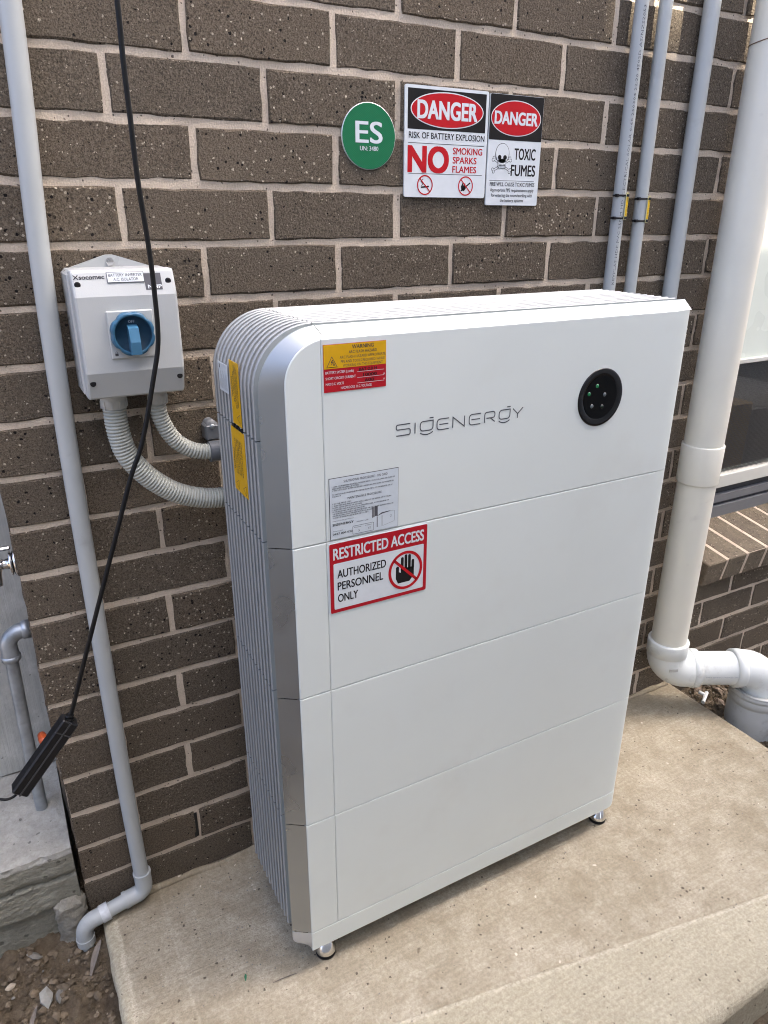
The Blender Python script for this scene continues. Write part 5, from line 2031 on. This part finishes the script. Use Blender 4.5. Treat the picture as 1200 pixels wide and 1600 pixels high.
# ================================================================== POWER ADAPTER AND CORD
pa = thing("power_adapter", (-0.248, -0.2, 0.563), "black power adapter hanging on a black cord in front of the wall", "power adapter")
YC = -0.2
ax = Vector((-0.0900, 0, -0.1040)).normalized()
ay = Vector((0, 1, 0))
azv = ax.cross(ay)
pc = Vector((-0.2475, YC, 0.5655))
m = MB()
m.obox(pc, ax, ay, azv, (0.0680, 0.0110, 0.0128), 0.0022)
bx = m.build("adapter_case", BLACK_MATT, pa)
m = MB()
m.obox(pc + Vector((0, -0.0111, 0)), ax, ay, azv, (0.0680, 0.0006, 0.0012))
m.obox(pc - ax * 0.046 + Vector((0, -0.0111, 0)), azv, ay, ax, (0.0128, 0.0006, 0.0009))
m.build("case_ridge", simple("worn_black_plastic", (0.045, 0.045, 0.047), 0.35), bx)
cord = smooth_path([(-0.010, YC, 2.05), (-0.0095, YC, 1.75), (-0.0099, YC, 1.56), (-0.011, YC, 1.4964), (-0.0105, YC, 1.4429), (-0.0101, YC, 1.3722), (-0.0062, YC, 1.2971), (-0.0052, YC, 1.2415), (-0.0074, YC, 1.175), (-0.0193, YC, 1.1238), (-0.0450, YC, 1.0359), (-0.0675, YC, 0.9850), (-0.1028, YC, 0.8899), (-0.1424, YC, 0.7838), (-0.1795, YC, 0.6832), (-0.1965, YC, 0.636), (-0.2035, YC, 0.6215)], 8)
MB().tube(cord, 0.0033, 14).build("power_cord", BLACK_RUB, pa)
m = MB()
st = Vector((-0.2035, YC, 0.6215)); dr = (pc - ax * 0.066 - st).normalized()
gp_ = [st + dr * (0.0024 * k - 0.004) for k in range(12)]
m.tube(gp_, [0.0064 if k % 2 else 0.0052 for k in range(12)], 14, smooth=False)
m.build("strain_relief", BLACK_RUB, pa)
thin = smooth_path([pc + ax * 0.066, pc + ax * 0.078 + Vector((-0.003, 0, 0.001)), (-0.315, YC, 0.509), (-0.335, YC + 0.02, 0.512), (-0.40, YC + 0.1, 0.53), (-0.55, YC + 0.3, 0.4), (-0.60, YC + 0.36, 0.19)], 8)
MB().tube(thin, 0.0021, 10).build("output_lead", BLACK_RUB, pa)
# orange cap behind
oc = MB()
oc.lathe((-0.2500, -0.030, 0.4700), (0.1, -1, 0.1), [(0.0, -0.02), (0.007, -0.02), (0.0080, -0.004), (0.0075, 0.004), (0.005, 0.0065), (0.0, 0.008)], 20)
oco = oc.build("orange_cap", ORANGE, loc=(-0.250, -0.02, 0.470))
tag(oco, "small orange plastic cap behind the black power adapter", "cap")

# ================================================================== LOOSE BITS ON THE SOIL
def stone_mesh(seed, flat=0.6):
    rnd = random.Random(seed)
    g = (1 + 5 ** 0.5) / 2
    vs_ = [(-1, g, 0), (1, g, 0), (-1, -g, 0), (1, -g, 0), (0, -1, g), (0, 1, g), (0, -1, -g), (0, 1, -g), (g, 0, -1), (g, 0, 1), (-g, 0, -1), (-g, 0, 1)]
    fs_ = [(0, 11, 5), (0, 5, 1), (0, 1, 7), (0, 7, 10), (0, 10, 11), (1, 5, 9), (5, 11, 4), (11, 10, 2), (10, 7, 6), (7, 1, 8), (3, 9, 4), (3, 4, 2), (3, 2, 6), (3, 6, 8), (3, 8, 9), (4, 9, 5), (2, 4, 11), (6, 2, 10), (8, 6, 7), (9, 8, 1)]
    out = []
    for v_ in vs_:
        p = Vector(v_).normalized() * rnd.uniform(0.65, 1.15)
        out.append(Vector((p.x, p.y * rnd.uniform(0.7, 1), p.z * flat)))
    return out, fs_


def scatter(name, region, n, smin, smax, mat, seed):
    rnd = random.Random(seed)
    m_ = MB()
    for _ in range(n):
        x = rnd.uniform(region[0], region[1]); y = rnd.uniform(region[2], region[3])
        sz = smin + (smax - smin) * rnd.random() ** 2.6
        V_, F_ = stone_mesh(rnd.randrange(10000), rnd.uniform(0.45, 0.9))
        a = rnd.uniform(0, 6.28)
        z = ground_h(x, y) + sz * 0.25
        R_ = Matrix.Rotation(a, 3, 'Z') @ Matrix.Rotation(rnd.uniform(-.4, .4), 3, 'X')
        m_.add([R_ @ p * sz + Vector((x, y, z)) for p in V_], F_)
    o = m_.build(name, mat)
    tag(o, kind="stuff")
    return o


CLOD = simple("soil_clod", (0.155, 0.120, 0.080), 0.95, 0, 0.35, 40, 150, 0.6)
PEB = simple("pale_pebble", (0.34, 0.29, 0.22), 0.8, 0, 0.35, 30, 150, 0.4)
GREYS = simple("grey_stone_chip", (0.19, 0.18, 0.155), 0.8, 0, 0.25, 40, 120, 0.4)
for reg, sd0, nn in (((-0.58, -0.225, -0.42, -0.01), 1, 1.0), ((1.465, 1.86, -0.34, -0.01), 2, 1.3), ((0.55, 1.6, -1.0, -0.775), 3, 0.9)):
    scatter("soil_clods", reg, int(2600 * nn), 0.0010, 0.0085, SOIL, 10 + sd0)
    scatter("soil_lumps", reg, int(1000 * nn), 0.0015, 0.0115, CLOD, 50 + sd0)
    scatter("pebbles", reg, int(130 * nn), 0.0008, 0.0034, PEB, 20 + sd0)
    scatter("grey_chips", reg, int(150 * nn), 0.0010, 0.0055, GREYS, 30 + sd0)


def lone_stone(name, loc, size, rot, mat, label, cat, seed, flat=0.3):
    V_, F_ = stone_mesh(seed, flat)
    R_ = Matrix.Rotation(rot[2], 3, 'Z') @ Matrix.Rotation(rot[0], 3, 'X') @ Matrix.Rotation(rot[1], 3, 'Y')
    m_ = MB()
    m_.add([R_ @ Vector((p.x * size[0], p.y * size[1], p.z * size[2])) + Vector(loc) for p in V_], F_)
    o = m_.build(name, mat, loc=loc)
    tag(o, label, cat)
    return o


gh = lambda x, y: ground_h(x, y)
lone_stone("flat_stone", (-0.333, -0.115, gh(-0.333, -0.115) + 0.012), (0.016, 0.021, 0.020), (0.5, 0.2, 0.4), simple("pale_grey_flake", (0.27, 0.265, 0.235), 0.85, 0, 0.2, 60, 140, 0.5), "largest flat grey stone chip lying on the soil at lower left", "stone", 5)
lone_stone("flat_stone", (-0.313, -0.118, gh(-0.313, -0.118) + 0.008), (0.010, 0.020, 0.018), (0.4, 0.1, -0.5), GREYS, "narrower grey stone chip touching the largest flat stone", "stone", 8)
lone_stone("flat_stone", (-0.345, 0.0 - 0.03, gh(-0.345, -0.03) + 0.008), (0.012, 0.024, 0.016), (0.3, 0.3, 0.9), GREYS, "long grey chip on the soil below the concrete step", "stone", 12)
lone_stone("flat_stone", (-0.392, -0.066, gh(-0.392, -0.066) + 0.008), (0.012, 0.009, 0.014), (0.3, 0.1, 0.2), PEB, "pale chip on the soil at the left edge of the picture", "stone", 3)
for i, (x, y, sz) in enumerate(((1.50, -0.055, 0.030), (1.575, -0.10, 0.026), (1.49, -0.13, 0.02), (1.56, -0.03, 0.024), (1.61, -0.07, 0.022))):
    lone_stone("broken_brick", (x, y, gh(x, y) + 0.008), (sz, sz * 0.75, sz * 0.9), (0.3 * i, 0.2, 1.1 * i), simple("dusty_rubble", (0.20, 0.155, 0.115), 0.95, 0, 0.3, 40, 120, 0.6),
               ("large rubble piece by the slab corner under the cross pipe", "rubble piece beside the drain collar", "small rubble piece at the slab edge", "rubble piece against the wall under the cross pipe", "rubble piece behind the white plastic scrap")[i], "rubble", 40 + i, 0.7)
# white plastic scrap in the rubble
px_, py_ = 1.535, -0.078
sc2 = thing("plastic_scrap", (px_, py_, -0.03), "short white plastic pipe scrap lying in the rubble by the slab", "plastic scrap")
m = MB(); m.tube([(px_ - 0.022, py_ - 0.010, gh(px_, py_) + 0.016), (px_ + 0.020, py_ + 0.012, gh(px_, py_) + 0.024)], 0.0058, 14); m.build("tube_piece", PVC, sc2)
m = MB(); m.tube([(px_ + 0.006, py_ + 0.010, gh(px_, py_) + 0.022), (px_ - 0.004, py_ + 0.022, gh(px_, py_) + 0.028)], 0.0055, 14); m.build("stub", PVC, sc2)


def curled(name, a, b, w, mat, label, cat, lift=0.006):
    a, b = Vector(a), Vector(b)
    d = (b - a); t_ = d.normalized(); sd2 = Vector((-t_.y, t_.x, 0)).normalized()
    m_ = MB()
    n_ = 8
    up_ = [[], [], []]
    lo_ = [[], [], []]
    for i in range(n_ + 1):
        k = i / n_
        ww = w * math.sin(math.pi * min(0.97, max(0.06, k))) ** 0.6
        p = a + d * k + Vector((0, 0, lift * math.sin(math.pi * k)))
        for j_, q in enumerate((-1, 0, 1)):
            pt = p + sd2 * ww * q + Vector((0, 0, 0.25 * ww * abs(q)))
            up_[j_].append(pt); lo_[j_].append(pt - Vector((0, 0, 0.0012)))
    for S_ in (up_, lo_):
        m_.strip(S_[0], S_[1], True); m_.strip(S_[1], S_[2], True)
    m_.strip(up_[0], lo_[0]); m_.strip(up_[2], lo_[2])
    o = m_.build(name, mat, loc=tuple((a + b) / 2))
    tag(o, label, cat)
    return o


DRYL = simple("dry_grey_bark", (0.17, 0.145, 0.12), 0.85, 0, 0.25, 60, 200, 0.4)
curled("bark_strip", (-0.255, -0.105, gh(-0.255, -0.105) + 0.010), (-0.226, -0.060, gh(-0.226, -0.06) + 0.028), 0.006, DRYL, "curled grey bark strip leaning at the slab corner below the conduit elbow", "bark")
curled("bark_strip", (-0.372, -0.170, gh(-0.372, -0.170) + 0.010), (-0.352, -0.120, gh(-0.352, -0.12) + 0.012), 0.004, DRYL, "thin dark twig of bark near the flat grey stones", "bark")
curled("green_leaf", (0.0005, -0.290, 0.0025), (0.0045, -0.278, 0.0025), 0.0022, simple("green_leaf", (0.02, 0.16, 0.07), 0.5), "tiny green leaf fragment lying on the slab left of the battery", "leaf", 0.001)
curled("straw", (0.045, -0.318, 0.002), (0.092, -0.322, 0.002), 0.0007, DRYL, "thin dry stalk lying on the slab left of the battery foot", "stalk", 0.001)
# swarf and grit on the slab below the fins
gr = MB()
rnd = random.Random(77)
for _ in range(230):
    x = rnd.uniform(-0.19, 1.40); y = rnd.uniform(-0.70, -0.03)
    if rnd.random() < 0.45:
        x = rnd.gauss(0.03, 0.06); y = rnd.uniform(-0.30, -0.04)
    if x < -0.2 or x > 1.4:
        continue
    sz = rnd.uniform(0.0006, 0.0019)
    V_, F_ = stone_mesh(rnd.randrange(999), 0.6)
    gr.add([p * sz + Vector((x, y, slab_z(x, y) + sz * 0.3)) for p in V_], F_)
gro = gr.build("slab_grit", GREYS)
tag(gro, kind="stuff")
